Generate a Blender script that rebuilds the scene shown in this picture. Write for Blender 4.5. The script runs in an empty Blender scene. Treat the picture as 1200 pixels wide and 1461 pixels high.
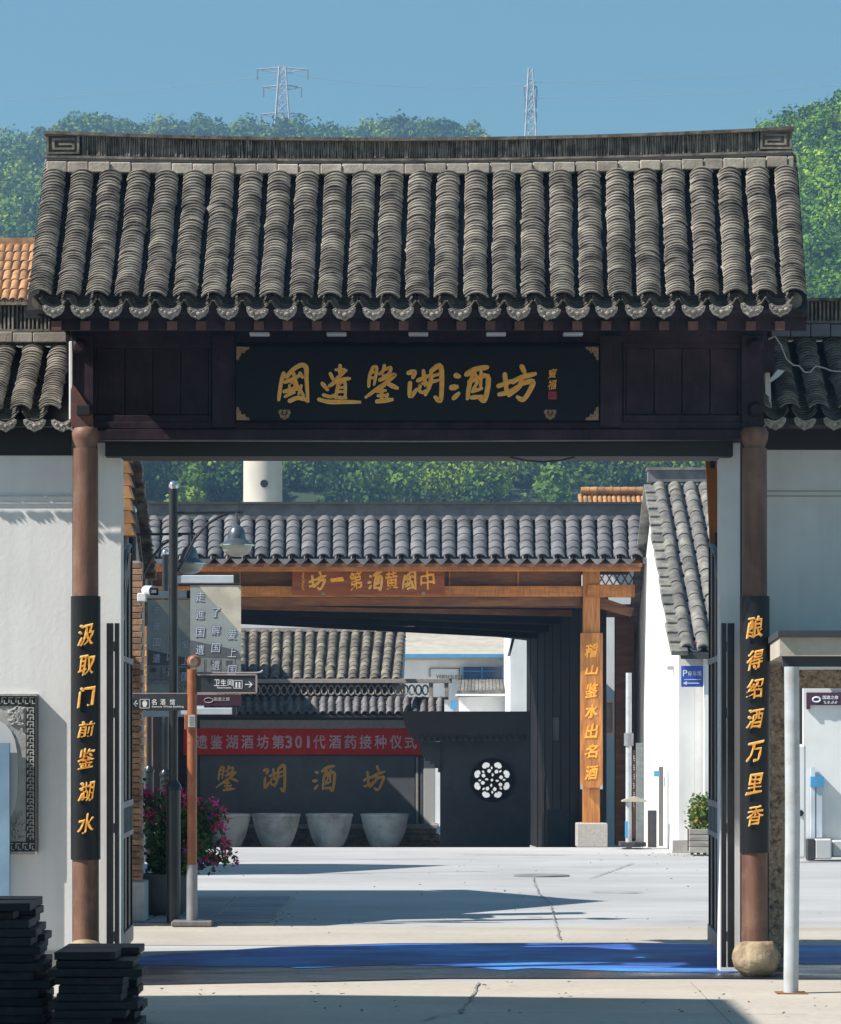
import bpy, bmesh, math, random
import numpy as np
from mathutils import Vector, Matrix, noise

# ------------------------------------------------------------------ camera, sky, sun, exposure
random.seed(7)
rng = np.random.default_rng(7)
S = bpy.context.scene
C = S.collection
F = 4940.0            # focal length in photo pixels
HAZE_D = 0.0007
HZ = 1052.0           # horizon row
CH = 1.78             # camera height
cam_d = bpy.data.cameras.new('camera')
cam = bpy.data.objects.new('camera', cam_d); C.objects.link(cam)
cam.location = (0, 0, CH); cam.rotation_euler = (math.radians(90), 0, 0)
cam_d.sensor_fit = 'VERTICAL'; cam_d.sensor_height = 24.0
cam_d.lens = 24.0 * F / 1461.0
cam_d.shift_y = (HZ - 730.5) / 1461.0
cam_d.clip_start = 0.5; cam_d.clip_end = 4000
S.camera = cam

AZ = math.radians(72); EL = math.radians(44)     # sun: degrees left of the facade normal, and height
to_sun = Vector((-math.sin(AZ)*math.cos(EL), -math.cos(AZ)*math.cos(EL), math.sin(EL)))
W = bpy.data.worlds.new('World'); S.world = W; W.use_nodes = True
wn = W.node_tree; wn.nodes.clear()
sky = wn.nodes.new('ShaderNodeTexSky'); sky.sky_type = 'NISHITA'; sky.sun_disc = False
sky.sun_elevation = EL
sky.sun_rotation = math.atan2(to_sun.x, to_sun.y)
sky.air_density = 1.25; sky.dust_density = 0.35; sky.ozone_density = 2.2; sky.altitude = 50
bg = wn.nodes.new('ShaderNodeBackground'); bg.inputs['Strength'].default_value = 0.054
wo = wn.nodes.new('ShaderNodeOutputWorld')
tn = wn.nodes.new('ShaderNodeMix'); tn.data_type = 'RGBA'; tn.blend_type = 'MULTIPLY'; tn.inputs[0].default_value = 1; tn.inputs[7].default_value = (0.71, 1.06, 1.02, 1)
wn.links.new(sky.outputs[0], tn.inputs[6]); wn.links.new(tn.outputs[2], bg.inputs[0]); wn.links.new(bg.outputs[0], wo.inputs[0])
sl = bpy.data.lights.new('sun', 'SUN'); sl.energy = 5.0; sl.angle = math.radians(0.5); sl.color = (1.0, 0.94, 0.86)
sun = bpy.data.objects.new('sun', sl); C.objects.link(sun)
sun.rotation_euler = to_sun.to_track_quat('Z', 'Y').to_euler()
S.view_settings.view_transform = 'Standard'; S.view_settings.look = 'None'
S.view_settings.gamma = 1; S.view_settings.use_curve_mapping = False
S.view_settings.exposure = 0.80

# ------------------------------------------------------------------ helpers
def P(px, py, Y):
    return Vector(((px-600)/F*Y, Y, CH + (HZ-py)/F*Y))
def X(px, Y): return (px-600)/F*Y
def Z(py, Y): return CH + (HZ-py)/F*Y
def GY(Y):                                   # ground height
    return 0.0 if Y < 56 else -min((Y-56)*0.0315, 0.45)

WPOS = {}
def base(o): return WPOS.get(o.name, Vector((0,0,0))) if o else Vector((0,0,0))
def thing(name, label, cat, loc, group=None):
    o = bpy.data.objects.new(name, None); C.objects.link(o)
    o.empty_display_size = 0.2
    o.location = loc; o['label'] = label; o['category'] = cat
    if group: o['group'] = group
    WPOS[o.name] = Vector(loc)
    return o
def tag(o, label, cat, group=None):
    o['label'] = label; o['category'] = cat
    if group: o['group'] = group
    return o
def struct(o): o['kind'] = 'structure'; return o
def stuff(o): o['kind'] = 'stuff'; return o

def to_obj(name, bm, mats, parent=None, smooth=False, label=None):
    """bm in world coordinates -> one mesh object below parent (or top level, origin at its base)"""
    me = bpy.data.meshes.new(name)
    bm.normal_update()
    b = base(parent)
    if parent is None:
        cs = [v.co for v in bm.verts]
        b = Vector((sum(c.x for c in cs)/len(cs), sum(c.y for c in cs)/len(cs), min(c.z for c in cs)))
    bmesh.ops.translate(bm, verts=bm.verts, vec=-b)
    bm.to_mesh(me); bm.free()
    for m in (mats if isinstance(mats, (list, tuple)) else [mats]): me.materials.append(m)
    if smooth:
        for p in me.polygons: p.use_smooth = True
    if any(p.use_smooth for p in me.polygons): me.set_sharp_from_angle(angle=math.radians(42))
    o = bpy.data.objects.new(name, me); C.objects.link(o)
    if parent: o.parent = parent; WPOS[o.name] = b.copy()
    else: o.location = b; WPOS[o.name] = b.copy()
    if label: o['label'] = label
    return o
def inst(name, me, M, parent):
    o = bpy.data.objects.new(name, me); C.objects.link(o)
    o.parent = parent
    o.matrix_basis = Matrix.Translation(-base(parent)) @ M
    return o
def BM(): return bmesh.new()
def box(bm, x0, x1, y0, y1, z0, z1, mi=0, bev=0.0):
    if x0 > x1: x0, x1 = x1, x0
    if z0 > z1: z0, z1 = z1, z0
    if y0 > y1: y0, y1 = y1, y0
    vs = [bm.verts.new(c) for c in ((x0,y0,z0),(x1,y0,z0),(x1,y1,z0),(x0,y1,z0),(x0,y0,z1),(x1,y0,z1),(x1,y1,z1),(x0,y1,z1))]
    fs = [bm.faces.new([vs[i] for i in f]) for f in ((3,2,1,0),(4,5,6,7),(0,1,5,4),(1,2,6,5),(2,3,7,6),(3,0,4,7))]
    for f in fs: f.material_index = mi
    if bev:
        es = set(e for f in fs for e in f.edges)
        r = bmesh.ops.bevel(bm, geom=list(es), offset=bev, segments=1, affect='EDGES')
        for f in r['faces']: f.material_index = mi
    return vs
def pbox(bm, px0, px1, py0, py1, Y0, Y1, mi=0, bev=0.0):
    """box whose front face covers the given pixels at depth Y0"""
    return box(bm, X(px0,Y0), X(px1,Y0), Y0, Y1, Z(py1,Y0), Z(py0,Y0), mi, bev)
def prism(bm, pts, d, mi=0):
    """closed polygon (world points) extruded by vector d"""
    a = [bm.verts.new(p) for p in pts]; b = [bm.verts.new(Vector(p)+Vector(d)) for p in pts]
    n = len(a); fs = [bm.faces.new(a), bm.faces.new(b[::-1])]
    for i in range(n): fs.append(bm.faces.new((a[i], b[i], b[(i+1)%n], a[(i+1)%n])))
    for f in fs: f.material_index = mi
    bmesh.ops.recalc_face_normals(bm, faces=fs)
def tube(bm, pts, r, n=8, mi=0, caps=True):
    pts = [Vector(p) for p in pts]; rings = []
    rr = r if isinstance(r, (list, tuple)) else [r]*len(pts)
    for i, p in enumerate(pts):
        t = (pts[min(i+1, len(pts)-1)] - pts[max(i-1, 0)]).normalized()
        u = t.cross(Vector((0,0,1))) if abs(t.z) < 0.95 else t.cross(Vector((0,1,0)))
        u.normalize(); w = t.cross(u).normalized()
        rings.append([bm.verts.new(p + (u*math.cos(a)+w*math.sin(a))*rr[i]) for a in [2*math.pi*k/n for k in range(n)]])
    fs = []
    for a, b in zip(rings, rings[1:]):
        for k in range(n): fs.append(bm.faces.new((a[k], a[(k+1)%n], b[(k+1)%n], b[k])))
    for f in fs: f.smooth = True
    if caps: fs += [bm.faces.new(rings[0]), bm.faces.new(rings[-1])]
    for f in fs: f.material_index = mi
    bmesh.ops.recalc_face_normals(bm, faces=fs)
def lathe(bm, c, prof, n=24, mi=0, caps=True):
    c = Vector(c); rings = []
    for r, z in prof:
        rings.append([bm.verts.new((c.x+r*math.cos(2*math.pi*k/n), c.y+r*math.sin(2*math.pi*k/n), c.z+z)) for k in range(n)])
    fs = []
    for a, b in zip(rings, rings[1:]):
        for k in range(n): fs.append(bm.faces.new((a[k], a[(k+1)%n], b[(k+1)%n], b[k])))
    for f in fs: f.smooth = True
    if caps: fs += [bm.faces.new(rings[0]), bm.faces.new(rings[-1])]
    for f in fs: f.material_index = mi
    bmesh.ops.recalc_face_normals(bm, faces=fs)

# ------------------------------------------------------------------ materials
def mat(name, col, col2=None, rough=0.7, scale=3.0, detail=6, bump=0.0, bscale=40.0, metal=0.0, rnd=0.0,
        stain=None, stain_scale=0.8, stain_amt=0.0, spec=0.5, stretch=(1,1,1), wave=None, trans=0.0, attr=None, coat=0.0, emit=0.0, contrast=(0.35,0.65)):
    m = bpy.data.materials.new(name); m.use_nodes = True
    nt = m.node_tree; N = nt.nodes; L = nt.links
    b = N['Principled BSDF']
    tc = N.new('ShaderNodeTexCoord'); mp = N.new('ShaderNodeMapping'); mp.inputs['Scale'].default_value = stretch
    geo = N.new('ShaderNodeNewGeometry')
    L.new(geo.outputs['Position'], mp.inputs[0])
    no = N.new('ShaderNodeTexNoise'); no.inputs['Scale'].default_value = scale; no.inputs['Detail'].default_value = detail
    L.new(mp.outputs[0], no.inputs[0])
    rp = N.new('ShaderNodeValToRGB'); col2 = col2 or tuple(c*0.75 for c in col)
    rp.color_ramp.elements[0].position = contrast[0]; rp.color_ramp.elements[1].position = contrast[1]
    rp.color_ramp.elements[0].color = (*col2, 1); rp.color_ramp.elements[1].color = (*col, 1)
    L.new(no.outputs[0], rp.inputs[0]); out = rp.outputs[0]
    if wave:
        wv = N.new('ShaderNodeTexNoise'); wv.inputs['Scale'].default_value = wave[0]; wv.inputs['Detail'].default_value = 4
        mp2 = N.new('ShaderNodeMapping'); mp2.inputs['Scale'].default_value = wave[1]
        L.new(geo.outputs['Position'], mp2.inputs[0]); L.new(mp2.outputs[0], wv.inputs[0])
        mr = N.new('ShaderNodeMapRange'); mr.inputs[1].default_value=.3; mr.inputs[2].default_value=.7; mr.inputs[3].default_value = 1-wave[2]; mr.inputs[4].default_value = 1+wave[2]*.6
        L.new(wv.outputs[0], mr.inputs[0])
        mx = N.new('ShaderNodeMix'); mx.data_type='RGBA'; mx.blend_type='MULTIPLY'; mx.inputs[0].default_value=1
        L.new(out, mx.inputs[6]); L.new(mr.outputs[0], mx.inputs[7]); out = mx.outputs[2]
    if stain_amt:
        n2 = N.new('ShaderNodeTexNoise'); n2.inputs['Scale'].default_value = stain_scale; n2.inputs['Detail'].default_value = 8; n2.inputs['Roughness'].default_value=.65
        L.new(geo.outputs['Position'], n2.inputs[0])
        r2 = N.new('ShaderNodeValToRGB'); r2.color_ramp.elements[0].position=.48; r2.color_ramp.elements[1].position=.68
        r2.color_ramp.elements[0].color=(0,0,0,1); r2.color_ramp.elements[1].color=(stain_amt,)*3+(1,)
        L.new(n2.outputs[0], r2.inputs[0])
        mx = N.new('ShaderNodeMix'); mx.data_type='RGBA'; L.new(r2.outputs[0], mx.inputs[0]); L.new(out, mx.inputs[6])
        mx.inputs[7].default_value = (*stain, 1); out = mx.outputs[2]
    if rnd:
        oi = N.new('ShaderNodeObjectInfo'); ad = N.new('ShaderNodeMath'); ad.operation='ADD'
        L.new(oi.outputs['Random'], ad.inputs[0]); L.new(geo.outputs['Random Per Island'], ad.inputs[1])
        fr = N.new('ShaderNodeMath'); fr.operation='FRACT'; L.new(ad.outputs[0], fr.inputs[0])
        mr = N.new('ShaderNodeMapRange'); mr.inputs[3].default_value=1-rnd; mr.inputs[4].default_value=1+rnd
        L.new(fr.outputs[0], mr.inputs[0])
        mx = N.new('ShaderNodeMix'); mx.data_type='RGBA'; mx.blend_type='MULTIPLY'; mx.inputs[0].default_value=1
        L.new(out, mx.inputs[6]); L.new(mr.outputs[0], mx.inputs[7]); out = mx.outputs[2]
    if attr:
        at = N.new('ShaderNodeAttribute'); at.attribute_name = attr
        mx = N.new('ShaderNodeMix'); mx.data_type='RGBA'; mx.blend_type='MULTIPLY'; mx.inputs[0].default_value=1
        L.new(out, mx.inputs[6]); L.new(at.outputs['Color'], mx.inputs[7]); out = mx.outputs[2]
    L.new(out, b.inputs['Base Color'])
    b.inputs['Roughness'].default_value = rough; b.inputs['Metallic'].default_value = metal
    b.inputs['Specular IOR Level'].default_value = spec; b.inputs['Coat Weight'].default_value = coat
    if bump:
        nb = N.new('ShaderNodeTexNoise'); nb.inputs['Scale'].default_value = bscale; nb.inputs['Detail'].default_value = 5
        L.new(mp.outputs[0], nb.inputs[0])
        bp = N.new('ShaderNodeBump'); bp.inputs['Strength'].default_value = bump; bp.inputs['Distance'].default_value = 0.01
        L.new(nb.outputs[0], bp.inputs['Height']); L.new(bp.outputs[0], b.inputs['Normal'])
    if trans:
        tr = N.new('ShaderNodeBsdfTranslucent'); ms = N.new('ShaderNodeMixShader'); ms.inputs[0].default_value = trans
        L.new(out, tr.inputs[0]); L.new(b.outputs[0], ms.inputs[1]); L.new(tr.outputs[0], ms.inputs[2])
        L.new(ms.outputs[0], N['Material Output'].inputs[0])
    return m

M = {}
M['tile_old'] = mat('weathered_tile', (0.215,0.185,0.155), (0.065,0.055,0.047), rough=.9, scale=7, bump=.4, bscale=60, rnd=.2, stain=(.34,.31,.25), stain_scale=6, stain_amt=.7, wave=(.9,(1,1,1),.35))
M['tile_under'] = mat('old_pan_tile', (0.15,0.13,0.11), (0.06,0.052,0.044), rough=.95, scale=12, rnd=.3)
M['ridge_old'] = mat('old_ridge_tile', (0.25,0.215,0.18), (0.08,0.07,0.06), rough=.9, scale=14, bump=.5, rnd=.4, stain=(.30,.28,.24), stain_scale=6, stain_amt=.5)
M['drip'] = mat('drip_tile', (0.44,0.39,0.345), (0.24,0.21,0.185), rough=.9, scale=30, bump=.8, bscale=90, rnd=.22)
M['cream_brick'] = mat('lime_ridge_brick', (0.50,0.435,0.36), (0.34,0.29,0.235), rough=.9, scale=7, bump=.4, rnd=.2, stain=(.2,.18,.15), stain_scale=6, stain_amt=.5)
M['grey_band'] = mat('blue_grey_mortar', (0.19,0.20,0.23), rough=.9, scale=8)
M['tile_grey'] = mat('grey_clay_tile', (0.17,0.165,0.175), (0.11,0.105,0.115), rough=.6, scale=5, bump=.3, bscale=60, rnd=.22, stain=(.26,.25,.25), stain_scale=3, stain_amt=.5)
M['tile_moss'] = mat('weathered_grey_tile', (0.19,0.18,0.165), (0.10,0.095,0.09), rough=.85, scale=6, bump=.4, rnd=.3, stain=(.33,.31,.24), stain_scale=5, stain_amt=.6)
M['tile_brown'] = mat('brown_grey_tile', (0.19,0.17,0.135), (0.09,0.08,0.065), rough=.9, scale=7, rnd=.3, stain=(.30,.27,.20), stain_scale=4, stain_amt=.6)
M['tile_orange'] = mat('orange_clay_tile', (0.46,0.24,0.10), (0.27,0.13,0.055), rough=.75, scale=6, bump=.3, rnd=.2)
M['wood_dark'] = mat('dark_purple_painted_wood', (0.032,0.013,0.022), (0.017,0.008,0.012), spec=.25, rough=.55, scale=5, stretch=(1,1,1), bump=.3, bscale=25, rnd=.15, stain=(.085,.045,.07), stain_scale=1.7, stain_amt=.7, wave=(8,(5,5,.5),.45))
M['wood_black'] = mat('blackened_wood', (0.012,0.010,0.010), rough=.6, scale=5, rnd=.2)
M['rafter'] = mat('red_brown_rafter', (0.17,0.07,0.055), (0.10,0.04,0.03), rough=.7, scale=8)
M['column'] = mat('worn_brown_column_paint', (0.20,0.095,0.055), (0.105,0.048,0.034), rough=.55, scale=3, stretch=(4,4,.5), bump=.25, bscale=30, stain=(.24,.15,.10), stain_scale=5, stain_amt=.6)
M['plaque'] = mat('black_lacquer', (0.004,0.0045,0.006), rough=.5, scale=5, spec=.18, bump=.1, bscale=8)
M['couplet'] = mat('dark_grey_lacquer', (0.016,0.017,0.020), (0.011,0.011,0.013), rough=.4, scale=2, spec=.3)
M['gold'] = mat('gilding', (1.0,0.50,0.06), (1.0,0.36,0.02), rough=.45, scale=30, metal=.0, bump=.5, bscale=50, spec=.6)
M['gold_edge'] = mat('pale_gilding', (1.0,0.86,0.48), (1.0,0.70,0.25), rough=.4, scale=30, metal=.0)
M['brass'] = mat('brass_fitting', (0.42,0.28,0.16), (0.22,0.14,0.08), rough=.5, scale=60, metal=.3, bump=1, bscale=80)
M['red'] = mat('red_seal_paint', (0.55,0.03,0.015), rough=.5)
M['plaster'] = mat('white_plaster', (0.83,0.82,0.81), (0.77,0.76,0.745), rough=.9, scale=1.5, bump=.15, bscale=30, stain=(.60,.58,.55), stain_scale=.9, stain_amt=.4, wave=(3,(3.5,1,.3),.05))
M['plaster_far'] = mat('lime_plaster', (0.82,0.81,0.79), (0.74,0.73,0.72), rough=.9, scale=1.2, bump=.1, stain=(.55,.54,.52), stain_scale=.7, stain_amt=.4, wave=(2,(2.5,1,.2),.06))
M['plaster_grey'] = mat('grey_plaster', (0.60,0.60,0.60), (0.52,0.52,0.52), rough=.9, scale=1.2, stain=(.4,.4,.4), stain_scale=1, stain_amt=.3)
M['concrete'] = mat('cast_concrete', (0.50,0.46,0.39), (0.42,0.38,0.32), rough=.9, scale=3, bump=.3, stain=(.3,.27,.22), stain_scale=2.5, stain_amt=.5)
M['aggregate'] = mat('pebbledash', (0.50,0.41,0.31), (0.34,0.27,0.20), rough=.95, scale=40, bump=1.0, bscale=70, stain=(.04,.03,.03), stain_scale=22, stain_amt=.9, contrast=(.4,.6))
M['stone'] = mat('rough_granite', (0.42,0.33,0.22), (0.25,0.18,0.11), rough=.95, scale=7, bump=1.0, bscale=30, stain=(.13,.10,.07), stain_scale=9, stain_amt=.8)
M['stone_grey'] = mat('grey_granite', (0.42,0.39,0.37), (0.33,0.31,0.29), rough=.8, scale=20, bump=.3)
M['pipe'] = mat('pale_grey_paint', (0.50,0.54,0.57), (0.42,0.45,0.47), rough=.45, scale=6, stain=(.25,.2,.16), stain_scale=7, stain_amt=.35)
M['rust'] = mat('rusty_steel', (0.25,0.12,0.06), rough=.9, scale=20, bump=.5)
M['iron'] = mat('black_iron', (0.012,0.012,0.014), rough=.45, scale=5, spec=.5, stain=(.05,.05,.055), stain_scale=3, stain_amt=.4)
M['steel'] = mat('grey_steel_rail', (0.28,0.29,0.31), rough=.5, scale=5, metal=.2)
M['lamp_metal'] = mat('dark_lamp_metal', (0.030,0.034,0.042), rough=.3, scale=5, spec=.7, metal=.3)
M['lamp_shade'] = mat('lamp_hood_metal', (0.16,0.18,0.21), rough=.28, scale=5, metal=.6)
M['glass'] = mat('frosted_glass', (0.72,0.75,0.66), rough=.18, scale=5, trans=.35, spec=.8)
M['chrome'] = mat('polished_ball', (0.75,0.76,0.78), rough=.15, metal=.9)
M['signpost'] = mat('orange_brown_paint', (0.36,0.125,0.055), (0.28,0.09,0.04), rough=.4, scale=4, stain=(.5,.25,.12), stain_scale=9, stain_amt=.4)
M['sign_dark'] = mat('dark_sign_panel', (0.045,0.052,0.062), rough=.4, scale=4)
M['sign_frame'] = mat('sign_frame_paint', (0.42,0.33,0.31), rough=.5)
M['white'] = mat('white_paint', (0.80,0.80,0.80), (0.76,0.76,0.76), rough=.5)
M['rail_pale'] = mat('pale_blue_rail', (0.62,0.70,0.78), rough=.4)
M['banner_cream'] = mat('cream_print', (0.66,0.61,0.50), rough=.8, scale=8)
M['banner'] = mat('grey_banner_cloth', (0.33,0.37,0.37), (0.29,0.33,0.33), rough=.8, scale=8, rnd=0)
M['print_grey'] = mat('print_slate', (0.12,0.13,0.15), rough=.8)
M['print_mid'] = mat('print_grey_wash', (0.24,0.27,0.27), rough=.8, scale=12)
M['print_line'] = mat('print_outline', (0.10,0.11,0.11), rough=.8)
M['print_white'] = mat('print_white', (0.78,0.82,0.88), rough=.8)
M['print_blue'] = mat('print_blue', (0.10,0.16,0.34), rough=.8)
M['wine'] = mat('wine_red_panel', (0.07,0.02,0.045), rough=.6)
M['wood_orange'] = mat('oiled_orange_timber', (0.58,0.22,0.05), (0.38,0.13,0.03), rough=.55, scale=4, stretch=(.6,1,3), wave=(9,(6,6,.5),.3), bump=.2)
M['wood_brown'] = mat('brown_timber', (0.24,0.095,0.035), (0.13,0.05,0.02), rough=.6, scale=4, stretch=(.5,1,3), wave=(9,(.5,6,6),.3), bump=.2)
M['board_gold'] = mat('brown_red_signboard', (0.34,0.085,0.02), (0.22,0.05,0.012), rough=.45, scale=4, stretch=(.5,1,4))
M['board_post'] = mat('honey_timber_board', (0.58,0.235,0.06), (0.38,0.14,0.03), rough=.5, scale=3, stretch=(3,1,.5), wave=(8,(6,6,.4),.35))
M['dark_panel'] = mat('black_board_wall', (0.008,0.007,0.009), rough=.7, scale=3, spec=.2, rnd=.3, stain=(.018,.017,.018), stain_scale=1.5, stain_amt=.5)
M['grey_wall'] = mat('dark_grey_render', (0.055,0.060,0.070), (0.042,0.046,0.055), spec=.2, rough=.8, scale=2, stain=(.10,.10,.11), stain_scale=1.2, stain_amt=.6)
M['grey_stone'] = mat('grey_slate_panel', (0.115,0.122,0.138), (0.088,0.094,0.108), rough=.55, scale=1.5, detail=8, stain=(.16,.165,.18), stain_scale=2.0, stain_amt=.6, bump=.1)
M['banner_red'] = mat('red_cloth', (0.75,0.03,0.012), (0.65,0.02,0.01), rough=.75, scale=3)
M['banner_text'] = mat('pink_white_print', (0.85,0.62,0.72), rough=.8)
M['pot'] = mat('glazed_pale_clay', (0.86,0.85,0.82), (0.72,0.71,0.69), rough=.5, scale=3, stretch=(1,1,.4), stain=(.25,.24,.23), stain_scale=2.5, stain_amt=.6)
M['pot_dark'] = mat('grey_cast_planter', (0.19,0.18,0.17), (0.14,0.135,0.13), rough=.85, scale=5, stretch=(3,3,.6), bump=.3)
M['brick'] = mat('red_orange_brick', (0.40,0.24,0.15), (0.24,0.13,0.08), rough=.9, scale=12, bump=.4, rnd=.35)
M['mortar'] = mat('mortar', (0.45,0.42,0.38), rough=.95, scale=20)
M['blue_paint'] = mat('blue_sign_paint', (0.03,0.10,0.50), rough=.4)
M['blue_glass'] = mat('blue_window_glass', (0.03,0.08,0.24), rough=.12, scale=3, spec=.9)
M['blue_trim'] = mat('bright_blue_trim', (0.08,0.34,0.62), rough=.6)
M['cream_chimney'] = mat('cream_render', (0.62,0.56,0.46), (0.52,0.47,0.40), rough=.9, scale=.6, stain=(.4,.36,.30), stain_scale=.5, stain_amt=.4, wave=(1,(2,2,.1),.1))
M['black'] = mat('black_void', (0.006,0.006,0.006), rough=.9)
M['planter_wood'] = mat('weathered_planter_boards', (0.42,0.40,0.36), (0.28,0.26,0.23), rough=.9, scale=6, stretch=(.6,1,4), rnd=.2)
M['leaf'] = mat('bougainvillea_leaf', (0.08,0.20,0.035), (0.04,0.11,0.02), rough=.5, scale=5, rnd=.4, trans=.3)
M['leaf_light'] = mat('pale_leaf', (0.16,0.26,0.04), (0.08,0.16,0.02), rough=.5, scale=5, rnd=.4, trans=.3)
M['bract'] = mat('magenta_bract', (0.95,0.09,0.38), (0.85,0.06,0.18), rough=.6, scale=5, rnd=.35, trans=.35)
M['bract_violet'] = mat('violet_bract', (0.45,0.05,0.45), rough=.6, scale=5, rnd=.3, trans=.35)
M['petal_yellow'] = mat('yellow_petal', (0.75,0.40,0.05), rough=.6, trans=.3)
M['stem'] = mat('woody_stem', (0.10,0.07,0.04), rough=.9)
M['crown'] = mat('forest_foliage', (0.13,0.215,0.035), (0.045,0.09,0.02), rough=.7, scale=.25, trans=.22, attr='tint', spec=.2)
M['forest_floor'] = mat('hillside_undergrowth', (0.035,0.065,0.02), (0.02,0.04,0.012), rough=.95, scale=.15)
M['trunk'] = mat('bark', (0.10,0.08,0.06), rough=.95)
M['pylon'] = mat('galvanised_steel', (0.50,0.50,0.52), rough=.6, metal=.2)
M['plank'] = mat('charred_black_planks', (0.016,0.015,0.016), (0.006,0.006,0.007), stain=(.06,.052,.045), stain_scale=9, stain_amt=.5, rough=.6, scale=6, stretch=(.4,1,5), rnd=.4, bump=.4)
M['plank_end'] = mat('plank_ends', (0.05,0.04,0.035), rough=.9, scale=20, rnd=.5)
M['soil'] = mat('soil', (0.05,0.035,0.025), rough=1)
M['cable'] = mat('cable_rubber', (0.02,0.02,0.02), rough=.6)
M['cable_white'] = mat('white_cable', (0.55,0.52,0.47), rough=.6)
M['carving'] = mat('carved_plaster_relief', (0.42,0.42,0.40), (0.30,0.30,0.29), rough=.85, scale=8, bump=.6, bscale=20)
M['fret'] = mat('dark_fretwork', (0.05,0.05,0.052), rough=.8, scale=10)
M['orange_board'] = mat('orange_board', (0.55,0.17,0.02), (0.45,0.13,0.015), rough=.6, scale=2)
# ground
M['ground'] = mat('pale_courtyard_concrete', (0.475,0.47,0.465), (0.375,0.375,0.378), rough=.85, scale=.7, detail=10, bump=.15, bscale=30, stain=(.30,.305,.315), stain_scale=.35, stain_amt=.6, stretch=(.35,1,1), wave=(5,(.15,2.2,1),.10))
M['apron'] = mat('beige_concrete_apron', (0.50,0.45,0.385), (0.43,0.385,0.33), rough=.85, scale=.9, detail=10, bump=.15, bscale=30, stain=(.33,.29,.25), stain_scale=.6, stain_amt=.5, stretch=(.4,1,1), wave=(14,(1,1,1),.10))
M['kerb'] = mat('kerb_granite', (0.46,0.44,0.42), rough=.85, scale=8)
M['paving'] = mat('grey_paving', (0.30,0.31,0.33), (0.24,0.25,0.27), rough=.8, scale=3, rnd=.12)
M['crack'] = mat('crack_tar', (0.26,0.25,0.235), rough=.9)
M['shade_tinted_board'] = mat('shade_blue_white_board', (0.22,0.36,0.50), rough=.7)  # blue of the shade put into a white board's colour
M['patch'] = mat('tar_repair', (0.24,0.24,0.24), rough=.8, scale=4)

# wet asphalt strip under the gate
def wet_mat():
    m = mat('wet_asphalt', (0.028,0.030,0.036), (0.014,0.015,0.019), rough=.4, scale=6, bump=.35, bscale=55, spec=.35)
    nt = m.node_tree; N = nt.nodes; L = nt.links; b = N['Principled BSDF']
    n = N.new('ShaderNodeTexNoise'); n.inputs['Scale'].default_value = .8; n.inputs['Detail'].default_value = 6
    g = N.new('ShaderNodeNewGeometry'); mp = N.new('ShaderNodeMapping'); mp.inputs['Scale'].default_value=(.5,1.6,1)
    L.new(g.outputs['Position'], mp.inputs[0]); L.new(mp.outputs[0], n.inputs[0])
    r = N.new('ShaderNodeMapRange'); r.inputs[1].default_value=.4; r.inputs[2].default_value=.6; r.inputs[3].default_value=.14; r.inputs[4].default_value=.45
    L.new(n.outputs[0], r.inputs[0]); L.new(r.outputs[0], b.inputs['Roughness'])
    return m
M['wet'] = wet_mat()

# ------------------------------------------------------------------ lettering
def glyph_mesh(ch, weight=0.0, brush=0.0, shear=0.0, wob=0.0, seed=0):
    cu = bpy.data.curves.new('t', 'FONT'); cu.body = ch; cu.resolution_u = 3
    o = bpy.data.objects.new('t', cu); C.objects.link(o)
    dg = bpy.context.evaluated_depsgraph_get(); dg.update()
    me = bpy.data.meshes.new_from_object(o.evaluated_get(dg))
    bpy.data.objects.remove(o); bpy.data.curves.remove(cu)
    bm = BM(); bm.from_mesh(me); bpy.data.meshes.remove(me)
    bmesh.ops.remove_doubles(bm, verts=bm.verts, dist=1e-5)
    if not bm.verts: return None
    xs = [v.co.x for v in bm.verts]; ys = [v.co.y for v in bm.verts]
    x0, x1, y0, y1 = min(xs), max(xs), min(ys), max(ys); sx = max(x1-x0, 1e-4); sy = max(y1-y0, 1e-4)
    s = 1.0
    if weight or brush:
        mv = {}
        for v in bm.verts:
            acc = Vector((0,0))
            for e in v.link_edges:
                if len(e.link_faces) == 1:
                    f = e.link_faces[0]; cx = f.calc_center_median(); a, b = e.verts[0].co, e.verts[1].co
                    d = (b-a); n = Vector((d.y, -d.x))
                    if n.length < 1e-9: continue
                    n.normalize(); mid = (a+b)/2
                    if (Vector((cx.x, cx.y)) - Vector((mid.x, mid.y))).dot(n) > 0: n = -n
                    acc += n
            if acc.length > 1e-6:
                acc.normalize()
                u = Vector((0.92, 0.38))
                nz = noise.noise(Vector((v.co.x*4+seed*3.1, v.co.y*4, seed)))
                amt = weight + brush*(abs(acc.dot(u))-0.35) + wob*nz
                mv[v] = acc*amt
        for v, d in mv.items(): v.co.x += d.x; v.co.y += d.y
    for v in bm.verts:
        x = (v.co.x-x0)/sx-.5; y = (v.co.y-y0)/sy-.5
        if wob:
            x += wob*1.2*noise.noise(Vector((x*1.6, y*1.6, seed+.5)))
            y += wob*1.2*noise.noise(Vector((x*1.6+9, y*1.6, seed+.5)))
            y += .10*x*(1 if wob else 0)
        x += shear*y
        v.co = (x, 0, y)
    return bm
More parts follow.
